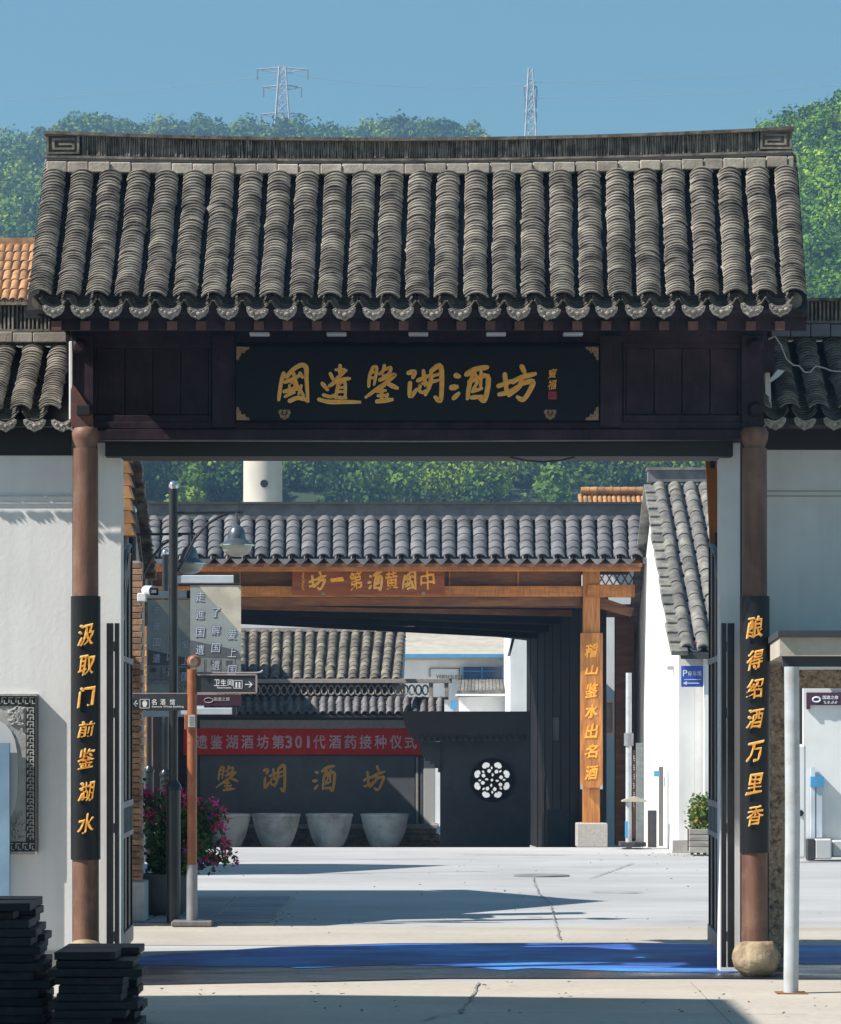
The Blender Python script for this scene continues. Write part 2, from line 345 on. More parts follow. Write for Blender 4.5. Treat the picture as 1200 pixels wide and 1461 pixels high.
def glyph(parent, ch, cx, cy, w, h, Y, m, depth=0.006, name='character', **k):
    """one raised character filling w x h photo pixels at depth Y"""
    bm = glyph_mesh(ch, **k)
    if bm is None: return
    s = Y/F; c = P(cx, cy, Y)
    for v in bm.verts: v.co = Vector((c.x + v.co.x*w*s, Y, c.z + v.co.z*h*s))
    mats = m if isinstance(m, list) else [m]
    top = list(bm.faces)
    r = bmesh.ops.extrude_face_region(bm, geom=top)
    vs = [e for e in r['geom'] if isinstance(e, bmesh.types.BMVert)]
    bmesh.ops.translate(bm, verts=vs, vec=(0, -depth, 0))
    if len(mats) > 1:
        for f in bm.faces:
            if len(f.edges) == 4 and abs(f.calc_center_median().y - (Y-depth/2)) < depth*.3: f.material_index = 1
    bmesh.ops.recalc_face_normals(bm, faces=bm.faces)
    return to_obj(name, bm, mats, parent)
STROKES = {
'國': [((100,110),(75,200),(55,350),22),((120,150),(180,80),(245,42),(288,60),(292,150),(305,360),27),((305,365),(268,328),16),((105,195),(175,165),(240,128),20),((235,110),(260,150),18),((150,205),(188,195),(188,240),(148,250),(150,205),15),((98,278),(160,262),(220,250),22),((180,110),(212,220),(268,312),20),((108,322),(150,300),(190,285),16),((250,220),(225,300),14),((145,362),(220,332),(300,352),25)],
'遺': [((600,35),(600,115),20),((512,105),(548,165),(592,132),(655,80),19),((560,75),(640,70),14),((505,215),(590,165),(685,150),21),((590,195),(642,182),(645,320),17),((586,190),(560,318),19),((590,230),(640,225),12),((582,265),(640,262),12),((560,312),(655,318),15),((440,190),(490,248),22),((450,292),(515,308),(560,290),19),((410,330),(500,352),(640,352),(775,355),24)],
'鑒': [((900,50),(868,130),(860,222),19),((905,50),(932,62),(908,205),17),((875,98),(925,95),13),((868,148),(918,142),13),((1000,35),(985,90),(955,112),19),((1010,72),(1055,55),(1045,100),(1000,135),17),((985,130),(1040,120),14),((955,165),(1020,142),(1095,115),(1020,185),(930,245),(835,315),22),((1035,200),(1115,235),26),((945,228),(1002,215),17),((932,265),(1012,256),15),((975,220),(975,345),20),((940,302),(1030,298),17),((1030,285),(1018,325),13),((930,352),(1070,335),26)],
'湖': [((40,95),(88,85),(75,125),21),((55,160),(55,255),(102,208),21),((150,78),(165,182),19),((108,148),(192,112),19),((130,172),(122,215),(150,228),(190,200),(178,165),(130,172),15),((205,78),(202,160),(165,245),19),((205,82),(275,52),(275,275),(235,262),24),((210,118),(265,100),13),((205,158),(265,142),13)],
'酒': [((385,105),(415,112),25),((355,190),(398,184),29),((372,264),(412,228),21),((465,100),(540,62),(620,50),27),((520,92),(490,170),(475,265),21),((485,152),(622,110),(605,270),(568,268),23),((530,90),(545,150),(515,205),15),((575,80),(570,190),15),((508,218),(582,194),14),((500,257),(590,250),19)],
'坊': [((755,95),(770,240),23),((705,188),(812,146),23),((712,250),(790,230),(850,190),23),((878,35),(902,85),24),((810,158),(880,122),(980,95),26),((885,115),(862,190),(785,258),23),((870,172),(962,152),(935,230),(890,288),(850,270),25)]}
def catmull(p, n=5):
    q = [p[0]]+list(p)+[p[-1]]; out = []
    for i in range(1, len(q)-2):
        for k in range(n):
            t = k/n; a,b_,c_,d_ = q[i-1],q[i],q[i+1],q[i+2]
            out.append(tuple(.5*((2*b_[j])+(-a[j]+c_[j])*t+(2*a[j]-5*b_[j]+4*c_[j]-d_[j])*t*t+(-a[j]+3*b_[j]-3*c_[j]+d_[j])*t**3) for j in (0,1)))
    return out+[p[-1]]
def brush_layer(key, cx, cy, w, h, Y, grow, depth, name, m, parent, scale_w=1.0):
    st = STROKES[key]; allp = [p for s in st for p in s[:-1]]
    x0 = min(p[0] for p in allp)-10; x1 = max(p[0] for p in allp)+10; y0 = min(p[1] for p in allp)-10; y1 = max(p[1] for p in allp)+10
    bm = BM(); sx = w/(x1-x0); sy = h/(y1-y0)
    for si, s in enumerate(st):
        pts = [(cx+((p[0]-x0)/(x1-x0)-.5)*w, cy+((p[1]-y0)/(y1-y0)-.5)*h) for p in s[:-1]]
        wd = s[-1]*(sx+sy)/2*scale_w*.66
        c = catmull(pts, 5 if len(pts) > 2 else 6); n = len(c); L_, R2 = [], []
        yy = Y-.0004*si
        for i, q in enumerate(c):
            a, b_ = c[max(i-1,0)], c[min(i+1,n-1)]; dx, dy = b_[0]-a[0], b_[1]-a[1]; l = math.hypot(dx,dy) or 1
            t = i/(n-1); ww = wd*(.82+.25*math.sin(t*math.pi*.9+.4)+.08*math.sin(t*9+si*2))*(.75 if t>.93 else 1) + grow
            L_.append((q[0]-dy/l*ww, q[1]+dx/l*ww)); R2.append((q[0]+dy/l*ww, q[1]-dx/l*ww))
        def cap(q, a, sgn):
            dx, dy = q[0]-a[0], q[1]-a[1]; l = math.hypot(dx,dy) or 1
            ww = (wd*.75+grow)
            return [(q[0]+dx/l*ww*math.cos(t)*.9-dy/l*ww*math.sin(t), q[1]+dy/l*ww*math.cos(t)*.9+dx/l*ww*math.sin(t)) for t in (-1.2,-.6,0,.6,1.2)]
        V = lambda q: bm.verts.new(P(q[0], q[1], yy))
        lv = [V(q) for q in L_]; rv = [V(q) for q in R2]; fs = []
        for i in range(n-1): fs.append(bm.faces.new((lv[i], lv[i+1], rv[i+1], rv[i])))
        ce = [V(q) for q in cap(c[-1], c[-2], 1)]; fs.append(bm.faces.new([rv[-1]]+ce+[lv[-1]]))
        cs_ = [V(q) for q in cap(c[0], c[1], 1)]; fs.append(bm.faces.new([lv[0]]+cs_+[rv[0]]))
        r = bmesh.ops.extrude_face_region(bm, geom=fs)
        bmesh.ops.translate(bm, verts=[g for g in r['geom'] if isinstance(g, bmesh.types.BMVert)], vec=(0,-depth,0))
    bmesh.ops.recalc_face_normals(bm, faces=bm.faces)
    return to_obj(name, bm, m, parent)
def brush_char(parent, key, cx, cy, w, h, Y, edge=.7, scale_w=1.0, m=None):
    o = brush_layer(key, cx, cy, w, h, Y, edge, .006, 'character', M['gold_edge'], parent, scale_w)
    brush_layer(key, cx+.2, cy+.2, w, h, Y-.0125, -.12, .004, 'character_face', m or M['gold'], o, scale_w)
BR = dict(weight=-.004, brush=.055, shear=.16, wob=.045)
def gold_char(parent, ch, cx, cy, w, h, Y, seed, edge=True, **k):
    kk = dict(BR); kk.update(k)
    if edge:
        k2 = dict(kk); k2['weight'] = kk['weight'] + .016
        o = glyph(parent, ch, cx-.4, cy, w*1.0, h*1.0, Y, M['gold_edge'], depth=.008, seed=seed, **k2)
        glyph(o, ch, cx+.3, cy+.3, w*.95, h*.95, Y-.008, M['gold'], depth=.006, name='character_face', seed=seed, **kk)
    else:
        glyph(parent, ch, cx, cy, w, h, Y, M['gold'], depth=.008, seed=seed, **kk)

# ------------------------------------------------------------------ tiles
def arc_mesh(name, r, th, L, a0, a1, n, m, bulge=0.0):
    """curved tile: runs from y=0 (lower lip) to y=L, opening downwards, axes x across, z out"""
    bm = BM(); rows = []
    for y in (0.0, L):
        for rr in (r, r-th):
            rows.append([bm.verts.new((rr*math.sin(a), y, rr*math.cos(a))) for a in [a0+(a1-a0)*k/n for k in range(n+1)]])
    o0, i0, o1, i1 = rows
    for k in range(n):
        f = bm.faces.new((o0[k], o0[k+1], o1[k+1], o1[k])); f.smooth = True
        f = bm.faces.new((i0[k+1], i0[k], i1[k], i1[k+1])); f.smooth = True
        bm.faces.new((o0[k+1], o0[k], i0[k], i0[k+1])); bm.faces.new((o1[k], o1[k+1], i1[k+1], i1[k]))
    bm.faces.new((o0[0], o1[0], i1[0], i0[0])); bm.faces.new((o0[n], i0[n], i1[n], o1[n]))
    bmesh.ops.recalc_face_normals(bm, faces=bm.faces)
    me = bpy.data.meshes.new(name); bm.to_mesh(me); bm.free(); me.materials.append(m)
    me.set_sharp_from_angle(angle=math.radians(42))
    return me
def bake(name, me, mats4, parent, attr=None):
    """many copies of a mesh joined into one object"""
    nv = len(me.vertices); v = np.empty(nv*3); me.vertices.foreach_get('co', v); v = v.reshape(-1, 3)
    A = np.array([[list(r) for r in m] for m in mats4])
    V = np.einsum('mij,vj->mvi', A[:, :3, :3], v) + A[:, None, :3, 3]
    b = base(parent); V = V.reshape(-1, 3) - np.array(b)
    faces = [tuple(p.vertices) for p in me.polygons]
    F2 = []
    for k in range(len(mats4)):
        F2.extend([tuple(i+k*nv for i in f) for f in faces])
    nm = bpy.data.meshes.new(name); nm.from_pydata(V.tolist(), [], F2)
    for mm in me.materials: nm.materials.append(mm)
    sm = [p.use_smooth for p in me.polygons]*len(mats4)
    nm.polygons.foreach_set('use_smooth', sm); nm.set_sharp_from_angle(angle=math.radians(42))
    o = bpy.data.objects.new(name, nm); C.objects.link(o)
    if parent: o.parent = parent
    return stuff(o)
def frame(u, v, p):
    """matrix with x=u, y=v (up slope), z=normal"""
    u = u.normalized(); n = u.cross(v).normalized(); v = n.cross(u).normalized()
    if n.z < 0: n = -n
    return Matrix(((u.x, v.x, n.x, p.x), (u.y, v.y, n.y, p.y), (u.z, v.z, n.z, p.z), (0,0,0,1)))
def tile_roof(parent, E0, E1, R0, R1, nrow, nt, r, tile_m, pan_m, parts=10, th=.014, tilt=3.0, jit=.004, over=4.0,
              pan=True, name='cover_tile', sag=0.0, span=(0.02, 0.98), arc=75, wig=0.004, lift=.0, rand_seed=1, rowsel=None, flare=0.0, pan_off=.5, pan_arc=62):
    rs = random.Random(rand_seed)
    E0, E1, R0, R1 = map(Vector, (E0, E1, R0, R1))
    L = ((R0-E0).length + (R1-E1).length)/2; ex = L/nt
    cover = arc_mesh(name, r, th, ex*over, -math.radians(arc), math.radians(arc), 7, tile_m)
    rest = []; pans = []
    u = (E1-E0)
    def pt(s, t):
        p = (E0.lerp(E1, s)).lerp(R0.lerp(R1, s), t)
        p.z -= sag*math.sin(math.pi*t)
        p.z += flare*(2*s-1)**2
        return p
    for i in range(nrow):
        s = span[0] + (span[1]-span[0])*(i+0.0)/(max(nrow-1, 1))
        ph = rs.random()*10; bigoff = [rs.gauss(0, wig) for _ in range(12)]
        for k in range(nt):
            t = (k)/nt
            p = pt(s, t); q = pt(s, t+1.0/nt); v = q-p
            fr = frame(u, v, p)
            w = bigoff[int(t*11)]*(1-(t*11)%1) + bigoff[min(int(t*11)+1, 11)]*((t*11)%1)
            off = Matrix.Translation((w+rs.gauss(0, jit*.6), 0, lift+rs.gauss(0, jit*.12) + rs.choice((0,0,0,0,0,0,0,0,0,0,0,jit*.6))))
            rot = Matrix.Identity(4) if tilt else Matrix.Identity(4)
            ya = Matrix.Rotation(rs.gauss(0, jit*2) + (rs.uniform(-.22,.22) if (jit > .0045 and rs.random() < .008) else 0), 4, 'Z') @ Matrix.Rotation(rs.gauss(0, jit*2.5), 4, 'Y')
            # lower lip raised, upper end dips under the next tile
            m4 = fr @ off @ Matrix.Translation((0,0,0)) @ ya @ Matrix.Rotation(-math.radians(abs(tilt)), 4, 'X')
            if k < parts and (rowsel is None or rowsel(i)): inst(name, cover, m4, parent)
            else: rest.append(m4)
    if rest:
        bake(name, cover, rest, parent)
    if pan:
        pm = arc_mesh('pan_tile', r*.98, th, ex*over*.7, -math.radians(pan_arc), math.radians(pan_arc), 5, pan_m)
        for i in range(nrow-1):
            s = span[0] + (span[1]-span[0])*(i+pan_off)/(max(nrow-1, 1))
            for k in range(nt):
                t = k/nt; p = pt(s, t); q = pt(s, t+1.0/nt)
                fr = frame(u, q-p, p)
                pans.append(fr @ Matrix.Translation((rs.gauss(0,jit), 0, r*.72+lift)) @ Matrix.Rotation(math.pi, 4, 'Y') @ Matrix.Rotation(math.radians(tilt*.7), 4, 'X'))
        bake('pan_tile', pm, pans, parent)
    return pt
def slab(name, pts_top, th, m, parent):
    bm = BM(); prism(bm, [Vector(p) for p in pts_top], (0, 0, -th)); return to_obj(name, bm, m, parent)
def drip_mesh(w, h, m):
    bm = BM()
    pts = [(-.5,.28),(-.36,.36),(-.2,.22),(0,.12),(.2,.22),(.36,.36),(.5,.28),(.47,0),(.33,-.3),(.15,-.42),(0,-.56),(-.15,-.42),(-.33,-.3),(-.47,0)]
    prism(bm, [Vector((x*w, 0, z*h)) for x, z in pts], (0, .014, 0))
    for (x, z, s) in ((0,-.12,.13),(-.24,.0,.10),(.24,.0,.10),(-.12,-.3,.06),(.12,-.3,.06),(-.36,.18,.06),(.36,.18,.06)):
        r = bmesh.ops.create_icosphere(bm, subdivisions=1, radius=1)
        for v in r['verts']: v.co = Vector((v.co.x*s*w + x*w, v.co.y*.012, v.co.z*s*h*1.2 + z*h))
    me = bpy.data.meshes.new('drip_tile'); bmesh.ops.recalc_face_normals(bm, faces=bm.faces); bm.to_mesh(me); bm.free(); me.materials.append(m)
    return me

# ------------------------------------------------------------------ ground
def sheet(name, x0, x1, ys, dz, m, nx=2):
    bm = BM(); rows = []
    for y in ys:
        rows.append([bm.verts.new((x0+(x1-x0)*k/(nx-1), y, GY(y)+dz)) for k in range(nx)])
    for a, b in zip(rows, rows[1:]):
        for k in range(nx-1): bm.faces.new((a[k], a[k+1], b[k+1], b[k]))
    return struct(to_obj(name, bm, m))
sheet('ground', -900, 900, [-60, 20, 56, 70.3, 200, 1600], 0, M['ground'])
def poly_sheet(name, pts, dz, m, st=True):
    bm = BM(); bm.faces.new([bm.verts.new((x, y, dz)) for x, y in pts]); bm.normal_update()
    if bm.faces[:][0].normal.z < 0: bmesh.ops.reverse_faces(bm, faces=bm.faces)
    o = to_obj(name, bm, m); return struct(o) if st else o
def gpt(px, py): Y = CH*F/(py-HZ); return (X(px, Y), Y)
poly_sheet('apron', [(-14,-20),(14,-20),(14,25.15),(8,25.15),(2.6,25.22),(.3,25.15),(-2,25.02),(-14,24.95)], .004, M['apron'])
bl = mat('painted_sky_reflection', (0.07,0.20,0.66), (0.03,0.08,0.34), rough=.55, scale=1.2, detail=9, bump=.5, bscale=60, stretch=(.5,1.4,1), stain=(.10,.42,.90), stain_scale=.6, stain_amt=.95, spec=.4, wave=(3,(.4,2.5,1),.5))  # sky reflection on the shaded ground, painted as blue surface colour
poly_sheet('sky_reflection_strip', [gpt(*q) for q in ((185,1378),(330,1381),(400,1381),(430,1384),(500,1380),(560,1378),(640,1380),(720,1386),(760,1383),(900,1388),(1040,1390),(1130,1377),(1400,1377),(1400,1350),(1130,1350.5),(900,1347.5),(560,1348.5),(400,1353.5),(250,1363),(185,1370))], .011, bl)
wet = [gpt(150,1408), gpt(400,1403), gpt(640,1397), gpt(1000,1397), gpt(1130,1398), gpt(1500,1398), gpt(1500,1349), gpt(1130,1349), gpt(900,1346), gpt(560,1347), gpt(400,1352), gpt(250,1362), gpt(150,1372)]
poly_sheet('wet_asphalt_strip', wet, .008, M['wet'])
poly_sheet('pale_concrete_strip', [(-10,29.6),(10,29.6),(10,32.0),(4,32.4),(-.5,32.55),(-10,32.75)], .0035, M['apron'])
def crack(pts, w, m=None, nm='crack'):
    bm = BM(); a = []; b = []
    P2 = [gpt(*p) for p in pts]; full = []
    for p, q in zip(P2, P2[1:]):
        n = max(2, int(((q[0]-p[0])**2+(q[1]-p[1])**2)**.5/.12))
        for k in range(n): t = k/n; full.append((p[0]+(q[0]-p[0])*t+random.gauss(0,.008), p[1]+(q[1]-p[1])*t))
    for x, y in full:
        ww = w*random.uniform(.4, 1.3)
        a.append(bm.verts.new((x-ww, y, .013))); b.append(bm.verts.new((x+ww, y+ww*2, .013)))
    for k in range(len(a)-1): bm.faces.new((a[k], b[k], b[k+1], a[k+1]))
    return struct(to_obj(nm, bm, m or M['crack']))
crack([(683,1404),(678,1415),(668,1432),(664,1440)], .010)
crack([(664,1440),(655,1448),(620,1453),(600,1461)], .012)
crack([(760,1252),(768,1275),(785,1290),(790,1310),(800,1343)], .008)
crack([(905,1232),(840,1255)], .012)
crack([(660,1220),(820,1221)], .03, M['patch'], 'tar_seam')
crack([(845,1274),(930,1275)], .05, M['patch'], 'tar_seam')
crack([(750,1309),(798,1310)], .03, M['patch'], 'tar_seam')
crack([(950,1316),(1015,1315)], .03, M['patch'], 'tar_seam')
crack([(600,1323),(655,1323)], .02, M['patch'], 'tar_seam')
crack([(600,1447),(1180,1449)], .006, M['patch'], 'tar_seam')
# slab joints of the apron and of the courtyard, one saw cut each
for (p_, q_) in (((-2.3,19),(-2.1,24.9)),((1.9,19),(1.95,25.0)),((-3,32.1),(4,32.05)),((-3,42.5),(7,42.6)),((-3,48.2),(7,48.0))):
    bm = BM(); d_ = Vector((q_[0]-p_[0], q_[1]-p_[1], 0)).normalized(); n_ = Vector((-d_.y, d_.x, 0))*(.003 if abs(d_.y) > .5 else .008)
    a_ = Vector((*p_, .0125)); b_ = Vector((*q_, .0125)); bm.faces.new([bm.verts.new(v) for v in (a_-n_, b_-n_, b_+n_, a_+n_)]); bm.normal_update()
    if bm.faces[:][0].normal.z < 0: bmesh.ops.reverse_faces(bm, faces=bm.faces)
    struct(to_obj('slab_joint', bm, M['crack']))
# round manhole cover
bm = BM(); lathe(bm, (1.55,44.4,.004), [(.36,0),(.36,.012),(.33,.016),(.02,.016)], 28); struct(to_obj('manhole_cover', bm, M['patch']))
# paved corner beside the lamp post, slabs one by one
pav = struct(to_obj('pavement', (lambda bm: (box(bm, -6.0, X(392,32.9), 32.72, 38.2, -.05, .02), bm)[1])(BM()), M['kerb']))
sm_ = BM(); box(sm_, -.28, .28, -.28, .28, 0, .012, bev=.006)
sme = bpy.data.meshes.new('paving_slab'); sm_.to_mesh(sme); sm_.free(); sme.materials.append(M['paving'])
for i in range(7):
    for j in range(9):
        x = X(392,32.9)-.33-i*.59; y = 33.1+j*.59
        inst('paving_slab', sme, Matrix.Translation((x, y, .021)), pav)

# ------------------------------------------------------------------ front gate
gate = thing('gatehouse', 'tiled front gatehouse with black and gold name board over the wide open gateway', 'gate', (0, 26.0, 0))
GYF = 26.0
# roof
YE, YR = 25.0, 26.9
E0 = P(56, 431, YE); E1 = P(1134, 429, YE)
R0 = P(80, 243, YR); R1 = P(1120, 238, YR)
E0.z -= .03; E1.z -= .03
tile_roof(gate, E0, E1, R0, R1, 27, 50, .112, M['tile_old'], M['tile_under'], parts=11, th=.010, tilt=14, jit=.005, over=2.5,
          span=(0,1), sag=.05, wig=.0025, flare=.025, arc=50, lift=-.012, pan_arc=72)
sl = slab('roof_deck', [E0+Vector((-.1,.06,-.02)), E1+Vector((.1,.06,-.02)), R1+Vector((.1,0,-.02)), R0+Vector((-.1,0,-.02))], .06, M['wood_black'], gate)
BE0 = Vector((E0.x, 2*YR-YE, E0.z)); BE1 = Vector((E1.x, 2*YR-YE, E1.z))
bR0 = R0.copy(); bR1 = R1.copy(); bR0.y += .02; bR1.y += .02
tile_roof(gate, BE1, BE0, bR1, bR0, 27, 16, .085, M['tile_old'], M['tile_under'], parts=0, tilt=4, over=1.5, span=(0,1), name='rear_cover_tile', pan=False)
slab('rear_roof_deck', [BE0+Vector((-.1,-.06,-.0)), BE1+Vector((.1,-.06,-.0)), R1+Vector((.1,.01,-.0)), R0+Vector((-.1,.01,-.0))], .06, M['wood_black'], gate)
# gable infill so no light leaks through the ends
for e, r in ((E0, R0), (E1, R1)):
    bm = BM(); prism(bm, [Vector((e.x, YE+.25, e.z+.02)), Vector((e.x, 2*YR-YE-.25, e.z+.02)), Vector((r.x, YR, r.z-.12))], (.05 if e.x < 0 else -.05, 0, 0))
    to_obj('gable_board', bm, M['wood_dark'], gate)
dm = drip_mesh(.168, .108, M['drip'])
for i in range(26):
    s = (i+.5)/26; p = E0.lerp(E1, s); p.z += .025*(2*s-1)**2
    o = inst('drip_tile', dm, Matrix.Translation((p.x+random.gauss(0,.004), YE-.02, p.z-.055)) @ Matrix.Rotation(math.radians(random.gauss(0,4)), 4, 'Y') @ Matrix.Rotation(math.radians(14), 4, 'X') @ Matrix.Scale(random.uniform(.94,1.05), 4), gate)
# round black stoppers under the row ends
em = BM(); lathe(em, (0,0,0), [(.062,0),(.062,.03)], 12); bmesh.ops.rotate(em, verts=em.verts, matrix=Matrix.Rotation(math.radians(90),3,'X'))
eme = bpy.data.meshes.new('row_end'); em.to_mesh(eme); em.free(); eme.materials.append(M['tile_under'])
for i in range(27):
    s = i/26; p = E0.lerp(E1, s); p.z += .025*(2*s-1)**2
    inst('row_end', eme, Matrix.Translation((p.x, YE+.09, p.z+.015)), gate)
# ridge: curved line through three heights
def ridge_z(px, pyL, pyM, pyR):
    t = (px-598)/535.0
    return pyM + ((pyL+pyR)/2-pyM)*t*t + (pyR-pyL)/2*t
def ridge_strip(name, m, pxs, top, bot, Y0, Y1, parent, seg=24):
    bm = BM(); ring = []
    for k in range(seg+1):
        px = pxs[0]+(pxs[1]-pxs[0])*k/seg
        a, b = Z(ridge_z(px,*top), Y0), Z(ridge_z(px,*bot), Y0); x = X(px, Y0)
        ring.append([bm.verts.new(c) for c in ((x,Y0,b),(x,Y0,a),(x,Y1,a),(x,Y1,b))])
    for a, b in zip(ring, ring[1:]):
        for j in range(4): bm.faces.new((a[j], a[(j+1)%4], b[(j+1)%4], b[j]))
    bm.faces.new(ring[0]); bm.faces.new(ring[-1]); bmesh.ops.recalc_face_normals(bm, faces=bm.faces)
    return to_obj(name, bm, m, parent)
YG = 26.80
ridge_strip('ridge_cap', M['ridge_old'], (62,1134), (186,196,180), (190.5,200.5,184.5), YG-.06, YG+.26, gate)
ridge_strip('ridge_core', M['tile_under'], (66,1130), (190.5,200,184.5), (236,243,230), YG+.03, YG+.17, gate)
ridge_strip('ridge_moulding', M['ridge_old'], (64,1132), (220.5,226,213.5), (224,229,217), YG-.035, YG+.235, gate)
ridge_strip('ridge_band', M['grey_band'], (66,1130), (224.1,229.1,217.1), (228,232.5,221), YG-.01, YG+.21, gate)
# standing tiles of the ridge, each a piece
rt = BM(); box(rt, -.0075, .0075, 0, .1, -.5, .5, bev=.003)
rme = bpy.data.meshes.new('ridge_tile'); rt.to_mesh(rme); rt.free(); rme.materials.append(M['ridge_old'])
n_r = 290
for i in range(n_r):
    px = 117+(1083-117)*(i+.5)/n_r
    z0, z1 = Z(ridge_z(px,221,226,214), YG), Z(ridge_z(px,190,200,184), YG)
    m4 = Matrix.Translation((X(px,YG), YG-.012+random.uniform(-.012,.008), (z0+z1)/2)) @ Matrix.Rotation(math.radians(random.gauss(0,2.2)),4,'Y') @ Matrix.Diagonal((random.uniform(.75,1.15),1,(z1-z0)*.99,1))
    inst('ridge_tile', rme, m4, gate)
# key-pattern end blocks
for sgn, (a, b, yt, yb) in ((1,(66,113,191,219)), (-1,(1130,1085,185,212))):
    bm = BM(); pbox(bm, min(a,b), max(a,b), yt-.5, yb+1, YG-.01, YG+.2)
    end = to_obj('ridge_end_block', bm, M['ridge_old'], gate)
    bm = BM()
    w = abs(b-a); 
    def seg(x0,x1,y0,y1):
        pbox(bm, a+sgn*x0*w if sgn>0 else a-x1*w, a+sgn*x1*w if sgn>0 else a-x0*w, yt+y0*(yb-yt), yt+y1*(yb-yt), YG-.04, YG-.008)
    seg(0,1,0,.1); seg(0,1,.92,1.02); seg(0,.07,.1,.92); seg(.93,1,.1,.92)
    seg(.17,.86,.22,.33); seg(.17,.25,.33,.80); seg(.25,.86,.70,.80); seg(.78,.86,.50,.70); seg(.38,.78,.47,.57)
    to_obj('key_pattern', bm, M['tile_old'], end)
# cream bricks
pxs = [66]
while pxs[-1] < 1128: pxs.append(min(pxs[-1]+random.choice((28,30,31,31,58,30)), 1133))
for a, b in zip(pxs, pxs[1:]):
    mid = (a+b)/2; bm = BM(); dy = random.uniform(-1,1)
    pbox(bm, a+.5, b-.5, ridge_z(mid,229.5,233.5,222.5)+dy*.5, ridge_z(mid,245,248,238)+dy, YG-.09-random.uniform(0,.02), YG+.28, bev=.006)
    to_obj('ridge_brick', bm, M['cream_brick'], gate)
# eave board, rafters
bm = BM(); box(bm, E0.x+.06, E1.x+.10, YE+.13, YE+.18, Z(471,YE+.13), Z(444,YE+.13)); to_obj('eave_board', bm, M['wood_dark'], gate)
bm = BM(); box(bm, E0.x-.02, E1.x+.06, YE+.02, YE+.10, E0.z-.05, E0.z-.02); to_obj('tile_batten', bm, M['wood_dark'], gate)
for i in range(26):
    px = 66+41.4*i+13; x = X(px, YE)
    bm = BM(); prism(bm, [Vector((x-.035, YE+.05, Z(470,YE))), Vector((x+.035, YE+.05, Z(470,YE))), Vector((x+.035, YE+.05, Z(457,YE))), Vector((x-.035, YE+.05, Z(457,YE)))], (0,.09,.02))
    to_obj('rafter_end', bm, M['rafter'], gate)
for i in range(24):
    x = E0.x+.15+(E1.x-E0.x-.3)*i/23
    bm = BM(); prism(bm, [Vector((x-.04, YE+.20, E0.z-.03)), Vector((x+.04, YE+.20, E0.z-.03)), Vector((x+.04, YE+.20, E0.z-.11)), Vector((x-.04, YE+.20, E0.z-.11))], (0, 1.4, 1.0))
    to_obj('rafter', bm, M['wood_dark'], gate)
# timber front
def gp(name, a, b, c, d, y0, y1, m, bev=.004, parent=gate, label=None):
    bm = BM(); pbox(bm, a, b, c, d, y0, y1, bev=bev); return to_obj(name, bm, m, parent, label=label)
gp('head_beam', 100, 1094, 462, 489, 26.02, 26.20, M['wood_dark'])
gp('back_board', 104, 1090, 480, 628, 26.16, 26.22, M['wood_black'])
for a, b in ((102,133),(303,336),(856,888),(1058,1090)): gp('timber_post', a, b, 478, 610, 25.96, 26.14, M['wood_dark'])
for side in ((134,302),(889,1057)):
    a, b = side
    gp('panel_rail', a, b, 489, 497, 26.03, 26.12, M['wood_dark'])
    gp('panel_rail', a, b, 592, 609, 26.01, 26.12, M['wood_dark'])
    w = (b-a-8)/4
    gp('panel_stile', a, a+4, 497, 592, 26.04, 26.12, M['wood_dark']); gp('panel_stile', b-4, b, 497, 592, 26.04, 26.12, M['wood_dark'])
    for k in range(4): gp('board', a+4+w*k+.4, a+4+w*(k+1)-.4, 497.3, 591.7, 26.07+random.uniform(0,.006), 26.12, M['wood_dark'])
gp('sill_beam', 128, 1062, 602, 612, 25.98, 26.14, M['wood_dark'])
gp('lintel', 131, 1064, 612.5, 627, 25.90, 26.25, M['wood_dark'])
gp('lower_lintel', 150, 1046, 627.5, 651, 26.05, 26.5, M['wood_black'])
bm = BM(); tube(bm, [P(150,628,25.98), P(600,629.5,25.98), P(1046,627,25.98)], .008, 6); to_obj('lintel_conduit', bm, M['steel'], gate)
bm = BM(); tube(bm, [P(728,652,26), P(750,657,26), P(775,659,26), P(800,657,26), P(820,652,26)], .007, 6); to_obj('hanging_cable', bm, M['cable'], gate)
# rear frame of the gatehouse
for s in (-1, 1):
    bm = BM(); tube(bm, [(s*2.62, 28.3, 0), (s*2.62, 28.3, 4.85)], .09, 14); to_obj('rear_column', bm, M['wood_dark'], gate)
    bm = BM(); box(bm, s*2.56, s*2.68, 26.2, 28.4, 4.55, 4.8); to_obj('tie_beam', bm, M['wood_dark'], gate)
bm = BM(); box(bm, -2.8, 2.8, 28.25, 28.37, 4.62, 4.85); to_obj('rear_beam', bm, M['wood_dark'], gate)
# small bosses on the corner posts
for (px, py) in ((114,495),(1077,494),(1077,584)):
    bm = BM(); lathe(bm, (0,0,0), [(.055,0),(.06,.02),(.035,.05)], 14); bmesh.ops.rotate(bm, verts=bm.verts, matrix=Matrix.Rotation(math.radians(90),3,'X'))
    bmesh.ops.translate(bm, verts=bm.verts, vec=P(px,py,25.96)); to_obj('boss', bm, M['wood_dark'], gate)
# bracket on the left corner post, lighter colour in the outline of its sunlit part
bm = BM()
prism(bm, [P(*q, 25.92) for q in ((104,548),(113,560),(128,583),(133,596),(133,609),(101,609),(101,556))], (0,.05,0)); to_obj('painted_sunlit_bracket', bm, M['rafter'], gate)
gp('beam_end', 109, 128, 578, 592, 25.86, 25.95, M['wood_black'])
